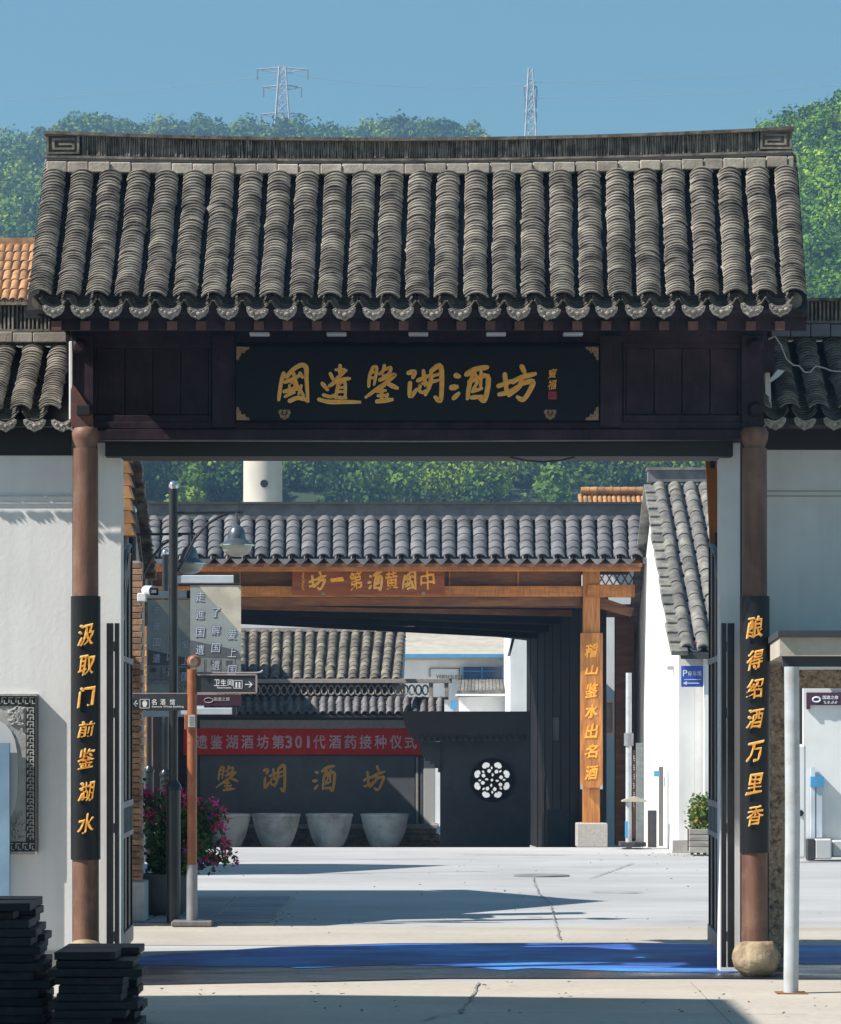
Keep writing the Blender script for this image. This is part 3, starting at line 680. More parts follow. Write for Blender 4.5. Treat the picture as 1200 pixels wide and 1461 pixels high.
# columns with bulb capitals
for s, px, nm in ((-1,122.5,'汲取门前鉴湖水'), (1,1076.5,'酿得绍酒万里香')):
    c = P(px, 1390, 25.75); c.z = 0
    bm = BM(); tube(bm, [(c.x, c.y, .15), (c.x, c.y, 2.0), (c.x, c.y, Z(640,25.75))], [.098,.096,.092], 28); to_obj('column', bm, M['column'], gate)
    bm = BM(); zc = Z(650, 25.75)
    lathe(bm, (c.x, c.y, zc), [(.06,0),(.075,.02),(.07,.05),(.10,.12),(.105,.17),(.085,.205),(.02,.215)], 24); to_obj('capital', bm, M['column'], gate)
    # curved couplet board wrapped on the column
    zt, zb = Z(850,25.64), Z(1227 if s<0 else 1217,25.64)
    bm = BM(); n = 14; R_ = .112; rows = []
    for z in (zb, zt):
        for rr in (R_, R_-.012):
            rows.append([bm.verts.new((c.x+rr*math.sin(a), c.y-rr*math.cos(a), z)) for a in [math.radians(-82+164*k/n) for k in range(n+1)]])
    o0, i0, o1, i1 = rows
    for k in range(n):
        for q in ((o0[k],o0[k+1],o1[k+1],o1[k]),(i0[k+1],i0[k],i1[k],i1[k+1]),(o0[k],i0[k],i0[k+1],o0[k+1]),(o1[k],o1[k+1],i1[k+1],i1[k])):
            f = bm.faces.new(q); f.smooth = True
    bm.faces.new((o0[0],o1[0],i1[0],i0[0])); bm.faces.new((o0[n],i0[n],i1[n],o1[n])); bmesh.ops.recalc_face_normals(bm, faces=bm.faces)
    Yc = c.y - R_
    cp = thing('couplet_board', ('curved dark couplet board with gold writing on the left gate column, first sign being water-draw' if s<0 else 'curved dark couplet board with gold writing on the right gate column, above the round stone'), 'sign', (c.x, Yc, zb), 'couplet boards on the gate columns')
    cp['label'] = 'curved black board with gold characters strapped to the left gate column' if s<0 else 'curved black board with gold characters strapped to the right gate column, above the round stone'
    to_obj('board', bm, M['couplet'], cp)
    ys = (905,949,994,1040,1082,1129,1175) if s<0 else (895,941,982,1025,1072,1118,1163)
    for k, ch in enumerate(nm):
        gold_char(cp, ch, px+1, ys[k], 22, (28 if k else 31)*(.8 if ch=='前' else 1), Yc-.001, seed=k+s*9, weight=-.016, brush=.05)
# round foot stone of the right column
bm = BM(); bmesh.ops.create_uvsphere(bm, u_segments=28, v_segments=18, radius=1)
cc = P(1079, 1377, 25.66)
for v in bm.verts:
    d = 1+.07*noise.noise(v.co*2.2+Vector((3,1,0)))+.03*noise.noise(v.co*7)
    v.co = Vector((cc.x+v.co.x*.178*d, cc.y+v.co.y*.17*d, max(.0, .145+v.co.z*.152*d)))
    v.co.z = min(v.co.z, .268)
to_obj('foot_stone', bm, M['stone'], gate, smooth=True)
bm = BM(); bmesh.ops.create_uvsphere(bm, u_segments=20, v_segments=12, radius=1)
cc = P(122, 1377, 25.7)
for v in bm.verts: v.co = Vector((cc.x+v.co.x*.17, cc.y+v.co.y*.17, max(0, .14+v.co.z*.15)))
to_obj('foot_stone', bm, M['stone'], gate, smooth=True)
# white jambs behind the columns
jl = BM(); box(jl, X(139,26.2), X(172.5,26.2), 26.2, 26.45, 0, Z(627,26.2)); jo = to_obj('jamb', jl, M['plaster'], gate)
jl = BM(); box(jl, X(1027.5,26.2), X(1056,26.2), 26.2, 26.45, 0, Z(627,26.2)); to_obj('jamb', jl, M['plaster'], gate)
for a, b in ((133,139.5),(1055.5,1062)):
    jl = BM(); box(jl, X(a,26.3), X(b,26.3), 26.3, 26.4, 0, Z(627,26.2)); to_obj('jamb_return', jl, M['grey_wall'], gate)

# name board
nb = thing('name_board', 'long black board with six large gold characters above the gateway', 'sign', P(596, 602, 25.9))
bm = BM(); pbox(bm, 337, 854.5, 494, 600, 25.86, 25.93, bev=.006); to_obj('panel', bm, M['plaque'], nb)
for (cx, cy, ch, w, h) in ((418.5,547,'國',45,55),(484,547.5,'遺',62,56),(544.5,547,'鑒',48,55),(605.5,546.5,'湖',51,50),(669.5,547,'酒',56,50),(737,546,'坊',57,52)):
    brush_char(nb, ch, cx, cy, w, h, 25.858, scale_w=.86)
for k, (cy, ch) in enumerate(((533,'寶'),(549,'福'))): gold_char(nb, ch, 788, cy, 11, 13, 25.858, seed=k+30, edge=False, weight=.0)
bm = BM(); pbox(bm, 782.5, 794, 558.5, 569.5, 25.850, 25.859); so = to_obj('red_seal', bm, M['red'], nb)
bm = BM()
for k in range(4):
    pbox(bm, 784+2.6*k, 785+2.6*k, 560, 568, 25.847, 25.851)
pbox(bm, 784, 792.5, 563.5, 564.2, 25.846, 25.851); to_obj('seal_lines', bm, M['wine'], so)
for sx, px in ((1,337.5),(-1,854)):
    for sy, py in ((1,495),(-1,599.5)):
        bm = BM(); prism(bm, [P(px+sx*a, py+sy*b, 25.857) for a, b in ((0,0),(19,0),(17,4),(13,4.5),(12,9),(7,8),(6,13),(4,14),(3.5,18),(0,19))], (0,-.008,0)); to_obj('corner_fitting', bm, M['brass'], nb)
for px in (406, 785):
    bm = BM()
    for (dx, dy, r) in ((0,-2,5.4),(-5,-3,4.2),(5,-3,4.2),(-3.2,2,4),(3.2,2,4),(0,5,3)):
        q = P(px+dx, 591+dy, 25.855); lathe(bm, (0,0,0), [(r*.0052,0),(r*.004,.010)], 10)
        vs = bm.verts[-20:]
        for v in vs: v.co = Vector((v.co.x, -v.co.z, v.co.y))+q
    to_obj('cloud_hook', bm, M['brass'], nb)
# small flat lamps below the eave
for i, px in enumerate((370,480,597,708,818)):
    bm = BM(); pbox(bm, px-14, px+14, 473.5, 477.5, 25.50, 25.62, bev=.004)
    o = to_obj('eave_lamp', bm, M['rail_pale'])
    tag(o, ['flat white lamp under the eave, leftmost of five','flat white lamp under the eave, second from left of five','flat white lamp under the eave, middle one of five','flat white lamp under the eave, second from right of five','flat white lamp under the eave, rightmost of five'][i], 'lamp', 'flat lamps under the gate eave')

# gate leaves
def leaf(s, label):
    h = Vector((s*2.335, 26.42, 0)); t = Vector((s*2.405, 28.75, 0))
    L_ = thing('gate_leaf', label, 'gate leaf', (h.x, h.y, 0), 'iron gate leaves standing open')
    d = (t-h); n = Vector((s*1.0, 0, 0))
    def q(a, z, o=0): p = h + d*a; return Vector((p.x + s*o, p.y, z))
    # sheet with swooping top
    top = [(0,2.62),(.12,2.66),(.25,2.75),(.4,2.92),(.55,3.12),(.7,3.26),(.85,3.33),(1,3.36)]
    bm = BM(); prism(bm, [q(0,.12), q(1,.12)] + [q(a, z) for a, z in reversed(top)], (s*.02,0,0)); to_obj('sheet', bm, M['iron'], L_)
    bm = BM(); tube(bm, [q(a, z+.01, .01) for a, z in top], .022, 8); to_obj('top_rail', bm, M['iron'], L_)
    for z, hh in ((2.38,.045),(1.22,.05),(.98,.04),(.10,.13)):
        bm = BM(); prism(bm, [q(0,z,-.022), q(1,z,-.022), q(1,z+hh,-.022), q(0,z+hh,-.022)], (s*.022,0,0)); to_obj('rail', bm, M['steel'], L_)
    for a in (.0,.25,.5,.75,.985):
        zt = np.interp(a, [x for x,_ in top], [z for _,z in top])
        bm = BM(); prism(bm, [q(a,.1,-.014), q(a+.015,.1,-.014), q(a+.015,zt,-.014), q(a,zt,-.014)], (s*.014,0,0)); to_obj('stile', bm, M['iron'], L_)
    for k in range(12):
        a = .04+.92*k/11
        bm = BM(); tube(bm, [q(a,1.02,-.012), q(a,1.22,-.012)], .008, 6); to_obj('short_bar', bm, M['steel'], L_)
    # hinge stiles at the near end
    sx = 155 if s<0 else 1044
    x0, x1 = (152, 161) if s<0 else (1039, 1048)
    bm = BM(); box(bm, X(x0,26.05), X(x1,26.05), 26.05, 26.12, .05, Z(889,26.05)); to_obj('hinge_stile', bm, M['iron'], L_)
    x0, x1 = (163.5, 169.5) if s<0 else (1030, 1036.5)
    bm = BM(); box(bm, X(x0,26.05), X(x1,26.05), 26.05, 26.12, .05, Z(889,26.05)); to_obj('hinge_stile', bm, M['iron'], L_)
    for py in (915, 1010, 1175, 1330):
        x0, x1 = (161.2,163.3) if s<0 else (1036.7,1038.8)
        bm = BM(); box(bm, X(x0,26.06), X(x1,26.06), 26.06, 26.11, Z(py+14,26), Z(py,26)); to_obj('hinge', bm, M['steel'], L_)
leaf(-1, 'black iron gate leaf with swooping top, folded open behind the left column')
leaf(1, 'black iron gate leaf with swooping top, folded open behind the right column')
bm = BM(); tube(bm, [P(186,790,27.5), P(180,840,27.2), P(178,875,27.0), P(172,900,26.6), P(168,905,26.4)], .009, 6)
tag(to_obj('loose_cable', bm, M['cable_white']), 'pale cable sagging down the left open gate leaf', 'cable')

# ------------------------------------------------------------------ wings
def ridge_wing(par, x0, x1, ytop, ybot, Y0, n):
    bm = BM(); box(bm, x0, x1, Y0+.03, Y0+.2, Z(ybot,Y0), Z(ytop,Y0)); to_obj('ridge_core', bm, M['tile_under'], par)
    bm = BM(); box(bm, x0, x1, Y0-.05, Y0+.26, Z(ytop,Y0), Z(ytop-4,Y0)); to_obj('ridge_cap', bm, M['ridge_old'], par)
    bm = BM(); box(bm, x0, x1, Y0-.03, Y0+.24, Z(ybot+4,Y0), Z(ybot,Y0)); to_obj('ridge_moulding', bm, M['ridge_old'], par)
    for i in range(n):
        x = x0+(x1-x0)*(i+.5)/n
        inst('ridge_tile', rme, Matrix.Translation((x, Y0-.012+random.uniform(-.01,.008), (Z(ytop,Y0)+Z(ybot,Y0))/2)) @ Matrix.Diagonal((1,1,Z(ytop,Y0)-Z(ybot,Y0),1)), par)
def wing(s, label):
    yw = 26.15 if s<0 else 26.75
    w = thing('wing_wall', label, 'wall', (s*4.3, yw, 0))
    ye = 25.95 if s<0 else 26.15
    ridge_y = 26.95 if s<0 else 27.2
    xi = X(103,yw) if s<0 else X(1091,yw); xo = s*6.5
    ztop = Z(650,yw) if s<0 else Z(642,yw)
    # openings: a side doorway in the right wing
    if s < 0:
        bm = BM(); box(bm, xo, xi, yw, yw+.24, 0, ztop); to_obj('wall', bm, M['plaster'], w)
        for py in (707, 717):
            bm = BM(); box(bm, xo, xi, yw-.012, yw+.01, Z(py+1.6,yw), Z(py,yw)); to_obj('string_line', bm, M['plaster_grey'], w)
        bm = BM(); box(bm, xo, xi-.001, yw-.02, yw+.01, 0, .16); to_obj('plinth', bm, M['concrete'], w)
    else:
        zd = Z(912, yw)
        bm = BM(); box(bm, xi, xo, yw, yw+.24, zd, ztop); to_obj('wall', bm, M['plaster'], w)
        bm = BM(); box(bm, X(1097,yw-.1), X(1120,yw-.1), yw-.1, yw+.2, 0, zd-.002); to_obj('door_jamb', bm, M['aggregate'], w)
        bm = BM(); box(bm, X(1091,yw), X(1097,yw), yw, yw+.24, 0, zd-.002); to_obj('wall_return', bm, M['plaster'], w)
        bm = BM(); box(bm, xo-1.4, xo, yw, yw+.24, 0, zd-.002); to_obj('wall', bm, M['plaster'], w)
        for py in (700, 707):
            bm = BM(); box(bm, xi, xo, yw-.012, yw+.01, Z(py+1.6,yw), Z(py,yw)); to_obj('string_line', bm, M['concrete'], w)
    bm = BM(); box(bm, min(xi+.002*s,xo), max(xi+.002*s,xo), yw-.02, yw+.26, ztop+.001, Z(610 if s<0 else 612,yw)); to_obj('eave_beam', bm, M['wood_black'], w)
    n = 8; sp = .2165
    if s < 0:
        c = [X(70 - 41*k, ye) for k in range(n)]; xa, xb = c[-1], c[0]
        e0 = Vector((xa, ye, Z(596,ye))); e1 = Vector((xb, ye, Z(594,ye))); r0 = Vector((xa, ridge_y, Z(492,ridge_y))); r1 = Vector((xb, ridge_y, Z(492,ridge_y)))
        yt, yb, brick = 436, 470, (474, 488)
    else:
        c = [X(1127 + 42*k, ye) for k in range(-1, n-1)]; xa, xb = c[0], c[-1]
        e0 = Vector((xa, ye, Z(592,ye))); e1 = Vector((xb, ye, Z(592,ye))); r0 = Vector((xa, ridge_y, Z(484,ridge_y))); r1 = Vector((xb, ridge_y, Z(484,ridge_y)))
        yt, yb, brick = 430, 458, (462, 480)
    tile_roof(w, e0, e1, r0, r1, n, 30, .102, M['tile_old'], M['tile_under'], parts=30, rowsel=(lambda i: i >= n-3) if s<0 else (lambda i: i < 4), th=.010, tilt=14, jit=.005, over=2.5, span=(0,1), sag=.02, arc=51, rand_seed=5, lift=-.005, pan_arc=72)
    slab('roof_deck', [e0+Vector((-.12,.05,-.02)), e1+Vector((.12,.05,-.02)), r1+Vector((.12,0,-.02)), r0+Vector((-.12,0,-.02))], .05, M['wood_black'], w)
    slab('rear_roof_deck', [r0+Vector((-.12,0,-.02)), r1+Vector((.12,0,-.02)), r1+Vector((.12,1.0,-.75)), r0+Vector((-.12,1.0,-.75))], .05, M['tile_under'], w)
    for i in range(n-1):
        p = e0.lerp(e1, (i+.5)/(n-1)); inst('drip_tile', dm, Matrix.Translation((p.x, ye-.02, p.z-.06)) @ Matrix.Rotation(math.radians(random.gauss(0,4)),4,'Y') @ Matrix.Rotation(math.radians(12),4,'X'), w)
    if s < 0: inst('drip_tile', dm, Matrix.Translation((e1.x+.1, ye-.02, e1.z-.06)), w)
    x0, x1 = (xo, X(99,ridge_y)) if s<0 else (X(1096,ridge_y), xo)
    ridge_wing(w, x0, x1, yt, yb, ridge_y-.12, 120)
    k = 0; x = x0
    while x < x1-.05:
        dx = min(.155*random.choice((1,1,1.0,1.9)), x1-x)
        bm = BM(); box(bm, x+.003, x+dx-.003, ridge_y-.2, ridge_y+.1, Z(brick[1],ridge_y-.2), Z(brick[0],ridge_y-.2)+random.uniform(-.006,.006), bev=.005); to_obj('ridge_brick', bm, M['cream_brick'] if s<0 else M['grey_band'], w); x += dx
    return w
wl = wing(-1, 'white plastered wing wall with old tiled coping left of the gatehouse')
wr = wing(1, 'shaded white wing wall with dark tiled coping and side doorway right of the gatehouse')
gp('edge_trim', 98.5, 103.2, 487, 612, 25.93, 26.1, M['plaster'], parent=wl)
bm = BM(); prism(bm, [P(1092,500,26.3), P(1097,500,26.3), P(1102,600,26.3), P(1092,608,26.3)], (0,.1,0)); to_obj('edge_trim', bm, M['plaster'], wr)
# cable and scrap on right coping
bm = BM(); tube(bm, [P(*q,26.2) for q in ((1096,484),(1106,480),(1114,492),(1122,512),(1132,521),(1140,522),(1148,531),(1156,531),(1164,522),(1176,525),(1186,529),(1200,530),(1230,520))], .006, 6)
tag(to_obj('loose_wire', bm, M['cable_white']), 'thin pale wire trailing over the shaded coping tiles on the right', 'wire')
bm = BM(); prism(bm, [P(*q,26.12) for q in ((1096,544),(1110,527),(1120,529),(1112,537),(1100,545))], (0,.05,0)); tag(to_obj('torn_scrap', bm, M['rail_pale']), 'pale torn scrap lying on the shaded tiles right of the gatehouse', 'scrap')

# side doorway lintel slab on a pipe
lb = thing('doorway_canopy', 'pale concrete canopy slab over the side doorway, held by a grey pipe', 'canopy', P(1150, 940, 24.6))
pl_ = [(2.49,24.0),(6.3,24.0),(6.3,26.7),(2.655,26.7)]
bm = BM(); prism(bm, [Vector((x_,y_,Z(936,24.0))) for x_,y_ in pl_], (0,0,Z(911,24.3)-Z(936,24.0))); to_obj('slab', bm, M['concrete'], lb)
bm = BM(); prism(bm, [Vector((x_-.015,y_-(.04 if y_<25 else 0),Z(911,24.3)+.001)) for x_,y_ in pl_], (0,0,.045)); to_obj('bitumen_edge', bm, M['grey_wall'], lb)
bm = BM(); box(bm, X(1116,24.1), 6.3, 24.06, 24.12, Z(951,24.06), Z(936,24.06)-.001); to_obj('underside_shade_strip', bm, M['grey_wall'], lb)  # dark strip in place of the slab's shaded underside
pp = thing('support_pipe', 'pale grey steel pipe standing in front of the side doorway', 'pipe', (X(1130,23.95), 23.95, 0))
bm = BM(); tube(bm, [(X(1130,23.95), 24.02, .005), (X(1131,24.02), 24.02, 1.2), (X(1129.5,24.02), 24.02, Z(951,24.06)-.002)], .052, 20); to_obj('tube', bm, M['pipe'], pp)
bm = BM(); box(bm, X(1130,24)-.11, X(1130,24)+.10, 23.92, 24.12, .004, .012); to_obj('foot_plate', bm, M['rust'], pp)
bm = BM(); box(bm, X(1134,26.9), X(1300,26.9), 26.72, 26.95, Z(982,26.9), Z(956,26.9)); to_obj('inner_lintel', bm, M['aggregate'], lb)

# carved window panel on the left wall
cw = thing('carved_panel', 'framed grey relief panel with key-pattern border on the left white wall', 'wall panel', P(20,1218,26.15))
yw = 26.15
def cp_(a,b,c,d,y0,y1,m,nm,bev=0): 
    bm = BM(); pbox(bm,a,b,c,d,y0,y1,bev=bev); return to_obj(nm,bm,m,cw)
cp_(-60,53,992,1217,yw-.045,yw-.001,M['carving'],'backing')
cp_(-60,53,990,993,yw-.07,yw-.001,M['carving'],'frame_bar'); cp_(-60,53,1215,1219,yw-.07,yw-.001,M['carving'],'frame_bar'); cp_(50,53.5,993,1215,yw-.07,yw-.001,M['fret'],'frame_bar')
cp_(-60,50,993,1007,yw-.05,yw-.0455,M['fret'],'border_ground'); cp_(-60,50,1201,1215,yw-.05,yw-.0455,M['fret'],'border_ground'); cp_(37,50,1007,1201,yw-.05,yw-.0455,M['fret'],'border_ground')
bm = BM()
y = 1009
while y < 1198:
    pbox(bm,38.5,48.5,y,y+1.6,yw-.06,yw-.051); pbox(bm,38.5,40.3,y+1.6,y+6,yw-.06,yw-.051); pbox(bm,46.7,48.5,y+1.6,y+8.5,yw-.06,yw-.051); pbox(bm,42.5,44,y+4,y+9,yw-.06,yw-.051); pbox(bm,44,46.7,y+4,y+5.6,yw-.06,yw-.051)
    y += 10
for y in (994.5,1203):
    x = -58
    while x < 46:
        pbox(bm,x,x+7,y,y+1.6,yw-.06,yw-.051); pbox(bm,x,x+1.6,y+1.6,y+8,yw-.06,yw-.051); pbox(bm,x+3.4,x+5,y+4,y+10,yw-.06,yw-.051); pbox(bm,x+5,x+8.6,y+8.4,y+10,yw-.06,yw-.051); x += 10
stuff(to_obj('key_pattern', bm, M['carving'], cw))
rs = random.Random(4)
bm = BM()
for k in range(90):
    t = rs.random(); 
    if k % 2: px, py = 34 - abs(rs.gauss(0,9)), 1010 + abs(rs.gauss(0,12))
    else: px, py = 34 - abs(rs.gauss(0,9)), 1198 - abs(rs.gauss(0,14))
    q = P(px,py,yw-.045); r_ = rs.uniform(.008,.02)
    r = bmesh.ops.create_icosphere(bm, subdivisions=1, radius=1)
    a = rs.random()*3
    for v in r['verts']:
        x, z = v.co.x*r_*2.0, v.co.z*r_*.8
        v.co = Vector((x*math.cos(a)-z*math.sin(a), v.co.y*.018, x*math.sin(a)+z*math.cos(a)))+q
stuff(to_obj('leaf_relief', bm, M['carving'], cw))
bm = BM(); pr = []
for a in range(24):
    an = a/24*2*math.pi; pr.append(P(-20+46*math.copysign(abs(math.cos(an))**.7,math.cos(an)), 1104+78*math.copysign(abs(math.sin(an))**.7,math.sin(an)), yw-.0465))
prism(bm, pr, (0,-.01,0)); to_obj('centre_field', bm, M['plaster_grey'], cw)
# shade-tinted white board leaning at far left
bm = BM(); pbox(bm, -40, 13.5, 1060, 1388, 26.02, 26.07); tag(to_obj('leaning_board', bm, M['shade_tinted_board']), 'plain pale board standing before the carved panel at the left edge', 'board')

# ------------------------------------------------------------------ plank stacks
def stack(px0, px1, pytop, Y0, n, label, seed):
    rs = random.Random(seed)
    x0, x1 = X(px0,Y0), X(px1,Y0); zt = Z(pytop,Y0)
    st = thing('plank_stack', label, 'plank stack', ((x0+x1)/2, Y0+.5, 0), 'dark plank stacks at the left')
    h = zt/n
    for k in range(n):
        z = k*h
        for j in range(2):
            off = rs.gauss(0,.02); off2 = rs.gauss(0,.035)+ (.08 if rs.random()<.12 else 0)
            th = h*rs.uniform(.9,.99)
            bm = BM(); box(bm, x0+off, x1+off2 - (.12*(k/n) if seed==1 else 0), Y0+j*.5+rs.uniform(-.03,.03), Y0+j*.5+.42, z+h*.005, z+th, bev=.004)
            bmesh.ops.rotate(bm, verts=bm.verts, cent=Vector(((x0+x1)/2,Y0,z)), matrix=Matrix.Rotation(rs.gauss(0,.015),3,'Z') @ Matrix.Rotation(rs.gauss(0,.006),3,'Y'))
            to_obj('plank', bm, M['plank'], st)
stack(-60, 62, 1288, 20.9, 15, 'taller stack of black planks at the left edge in front of the wall', 1)
stack(76, 178, 1358, 20.7, 10, 'lower stack of black planks beside the left gate column', 2)

# ------------------------------------------------------------------ houses left of the frame and of the courtyard
nh = thing('unseen_neighbour_house', 'plain rendered house outside the left edge of the view whose shadow crosses the foreground', 'house', (-8.5, 13, 0))
bm = BM(); box(bm, -13, -5.2, 5, 20.9, 0, 7.1); to_obj('wall', bm, M['plaster_grey'], nh)
bm = BM(); prism(bm, [Vector((-4.9,21.2,7.1)), Vector((-13.3,21.2,7.1)), Vector((-9,21.2,8.4))], (0,-16.5,0)); to_obj('roof', bm, M['tile_grey'], nh)

sh_ = thing('side_shop', 'low gabled side house beyond the left gate leaf, hidden behind the brick house', 'house', (-6.2, 46, 0))
bm = BM(); prism(bm, [Vector((-4.35,44.3,0)), Vector((-4.35,47.5,0)), Vector((-4.35,47.5,3.2)), Vector((-4.35,46.6,4.7)), Vector((-4.35,44.3,2.9))], (-4,0,0)); to_obj('wall', bm, M['plaster_grey'], sh_)
slab('front_roof_slope', [(-8.5,44.1,2.85), (-4.3,44.1,2.85), (-4.3,46.6,4.78), (-8.5,46.6,4.78)], .08, M['tile_grey'], sh_)
slab('rear_roof_slope', [(-8.5,46.601,4.78), (-4.3,46.601,4.78), (-4.3,47.7,3.1), (-8.5,47.7,3.1)], .08, M['tile_grey'], sh_)
lh = thing('brick_house', 'gabled brick side house behind the left gate leaf with orange and grey verge tiles', 'house', (-4.5, 35.5, 0))
def gz(y): return 5.15-(36.0-y)*.74 if y < 36 else 5.15-(y-36.0)*.62
bm = BM(); xg = -3.10
prism(bm, [Vector((xg, 32.4, 0)), Vector((xg, 38.9, 0)), Vector((xg, 38.9, gz(38.9))), Vector((xg, 36.0, gz(36))), Vector((xg, 32.4, gz(32.4)))], (-3.6, 0, 0)); to_obj('wall', bm, M['mortar'], lh)
slab('front_roof_slope', [(-7, 32.0, gz(32.0)+.02), (xg+.03, 32.0, gz(32.0)+.02), (xg+.03, 36, 5.19), (-7, 36, 5.19)], .08, M['tile_orange'], lh)
slab('rear_roof_slope', [(-7, 36.001, 5.19), (xg+.03, 36.001, 5.19), (xg+.03, 39.3, gz(39.3)+.02), (-7, 39.3, gz(39.3)+.02)], .08, M['tile_under'], lh)
# verge of stacked grey tiles seen end on, and the orange steps
rs = random.Random(3)
vm = BM(); box(vm, -.13, .13, -.2, .2, -.012, .012, bev=.004); vme = bpy.data.meshes.new('verge_tile'); vm.to_mesh(vme); vm.free(); vme.materials.append(M['tile_old'])
for k in range(62):
    t = k/61; y = 36.1+3.1*t
    px = 186+25*t; py = 632+193*t
    x = X(px+6, y); z = Z(py, y)
    inst('verge_tile', vme, Matrix.Translation((x-.03+rs.gauss(0,.006), y, z)) @ Matrix.Rotation(math.radians(6+rs.gauss(0,3)),4,'Y') @ Matrix.Diagonal((.62,.5,1,1)), lh)
bm = BM(); prism(bm, [P(188,632,36.25), P(188,655,36.25), P(208,838,39.25), P(208,815,39.25)], (-.25,0,0)); to_obj('verge_board', bm, M['wood_black'], lh)
om = BM(); prism(om, [Vector((-.12,0,.0)), Vector((.0,0,0)), Vector((.035,0,-.115)), Vector((-.12,0,-.115))], (0,.3,0)); ome = bpy.data.meshes.new('orange_tile'); om.to_mesh(ome); om.free(); ome.materials.append(M['tile_orange'])
for k in range(7):
    px = 181+.9*k; py = 640+17.8*k
    inst('orange_verge_tile', ome, Matrix.Translation(P(px,py,33.4)) @ Matrix.Diagonal((1.1,1,1,1)), lh)
bm = BM(); box(bm, X(160,33.45), X(178,33.45), 33.45, 33.8, Z(1000,33.4), Z(636,33.4)); to_obj('verge_backing', bm, M['wood_dark'], lh)
# brick pier edge, brick by brick
bk = BM(); box(bk, -.10, .10, -.05, .05, -.026, .026, bev=.004); bke = bpy.data.meshes.new('brick'); bk.to_mesh(bke); bk.free(); bke.materials.append(M['brick'])
pier = to_obj('brick_pier', (lambda b: (box(b, X(170,33.1), X(199,33.1), 33.1, 33.5, 0, Z(800,33.1)), b)[1])(BM()), M['mortar'], lh)
zb = .42; k = 0
while zb < Z(805,33.1):
    off = .012 if k % 2 else -.01
    inst('brick', bke, Matrix.Translation((X(188,33.08)+off*.6, 33.085, zb)), pier)
    zb += .060; k += 1
bm = BM(); box(bm, X(170,33.0), X(206,33.0), 33.0, 33.5, 0, Z(1258,33.0), bev=.01)
tag(to_obj('electric_cabinet', bm, M['pipe']), 'low pale grey cabinet at the foot of the brick pier beside the flower pot', 'cabinet')

# orange roofed house far left
oh = thing('orange_roofed_house', 'distant house with orange clay tile roof above the left wing', 'house', (-12, 79, -.4))
bm = BM(); box(bm, -20, X(40,77), 77.2, 83, -.45, Z(428,77)); to_obj('wall', bm, M['plaster_far'], oh)
tile_roof(oh, (-11.5,76.7,Z(430,76.7)), (X(47,76.7)-.05,76.7,Z(430,76.7)), (-11.5,79,Z(350,79)), (X(50,79)-.05,79,Z(350,79)), 16, 6, .10, M['tile_orange'], M['tile_orange'], parts=6, th=.02, tilt=3, jit=.004, over=1.15, span=(0,1), arc=70)
slab('roof_deck', [(-20,76.7,Z(431,76.7)), (X(48,76.7),76.7,Z(431,76.7)), (X(50,79),79,Z(352,79)), (-20,79,Z(352,79))], .1, M['tile_orange'], oh)
slab('rear_roof_slope', [(-20,79.01,Z(352,79)), (X(50,79),79.01,Z(352,79)), (X(50,79),82,Z(430,76.7)), (-20,82,Z(430,76.7))], .1, M['tile_orange'], oh)
bm = BM(); box(bm, -20, X(51,79), 78.9, 79.15, Z(352,79), Z(340,79)); to_obj('ridge', bm, M['tile_orange'], oh)

# ------------------------------------------------------------------ street lamps with cloth banners
def street_lamp(x, Y, label, sides=('r',), full=True):
    k = 1.0
    L_ = thing('street_lamp', label, 'street lamp', (x, Y, 0), 'double-arm lamp posts along the left of the courtyard')
    bm = BM(); tube(bm, [(x,Y,0), (x,Y,1.28)], .066, 18); to_obj('base_pole', bm, M['lamp_metal'], L_)
    bm = BM(); lathe(bm, (x,Y,1.28), [(.066,0),(.078,.01),(.075,.04),(.045,.09)], 18); to_obj('collar', bm, M['lamp_metal'], L_)
    bm = BM(); tube(bm, [(x,Y,1.36), (x,Y,4.13)], .042, 16); to_obj('pole', bm, M['lamp_metal'], L_)
    bm = BM(); lathe(bm, (x,Y,4.13), [(.03,0),(.046,.02),(.044,.05),(.022,.078),(.002,.082)], 16); to_obj('finial', bm, M['chrome'], L_)
    if not full: return L_
    for sd in sides:
        s = 1 if sd == 'r' else -1
        bm = BM(); tube(bm, [(x,Y,3.905), (x+s*.66,Y,3.915)], .014, 10); to_obj('arm', bm, M['lamp_metal'], L_)
        bm = BM(); tube(bm, [(x+s*.04,Y,3.35),(x+s*.10,Y,3.46),(x+s*.2,Y,3.66),(x+s*.32,Y,3.80),(x+s*.45,Y,3.88),(x+s*.52,Y,3.905)], .014, 8); to_obj('brace', bm, M['lamp_metal'], L_)
        cx = x+s*.60
        hd = to_obj('lamp_hood', (lambda b: (lathe(b, (cx,Y,3.60), [(.160,0),(.152,.012),(.105,.045),(.086,.062),(.084,.095),(.076,.135),(.056,.168),(.03,.19),(.015,.20),(.014,.32)], 28), b)[1])(BM()), M['lamp_shade'], L_)
        bm = BM(); lathe(bm, (cx,Y,3.60), [(.172,.004),(.172,-.006),(.13,-.010)], 28); to_obj('rim', bm, M['chrome'], hd)
        bm = BM(); lathe(bm, (cx,Y,3.595), [(.145,0),(.132,-.045),(.10,-.080),(.05,-.10),(.003,-.104)], 24); to_obj('glass_bowl', bm, M['glass'], hd)
        bm = BM(); tube(bm, [(cx+.02,Y,3.9),(cx+.02,Y,4.03)], .006, 6); to_obj('spike', bm, M['lamp_metal'], L_)
    return L_
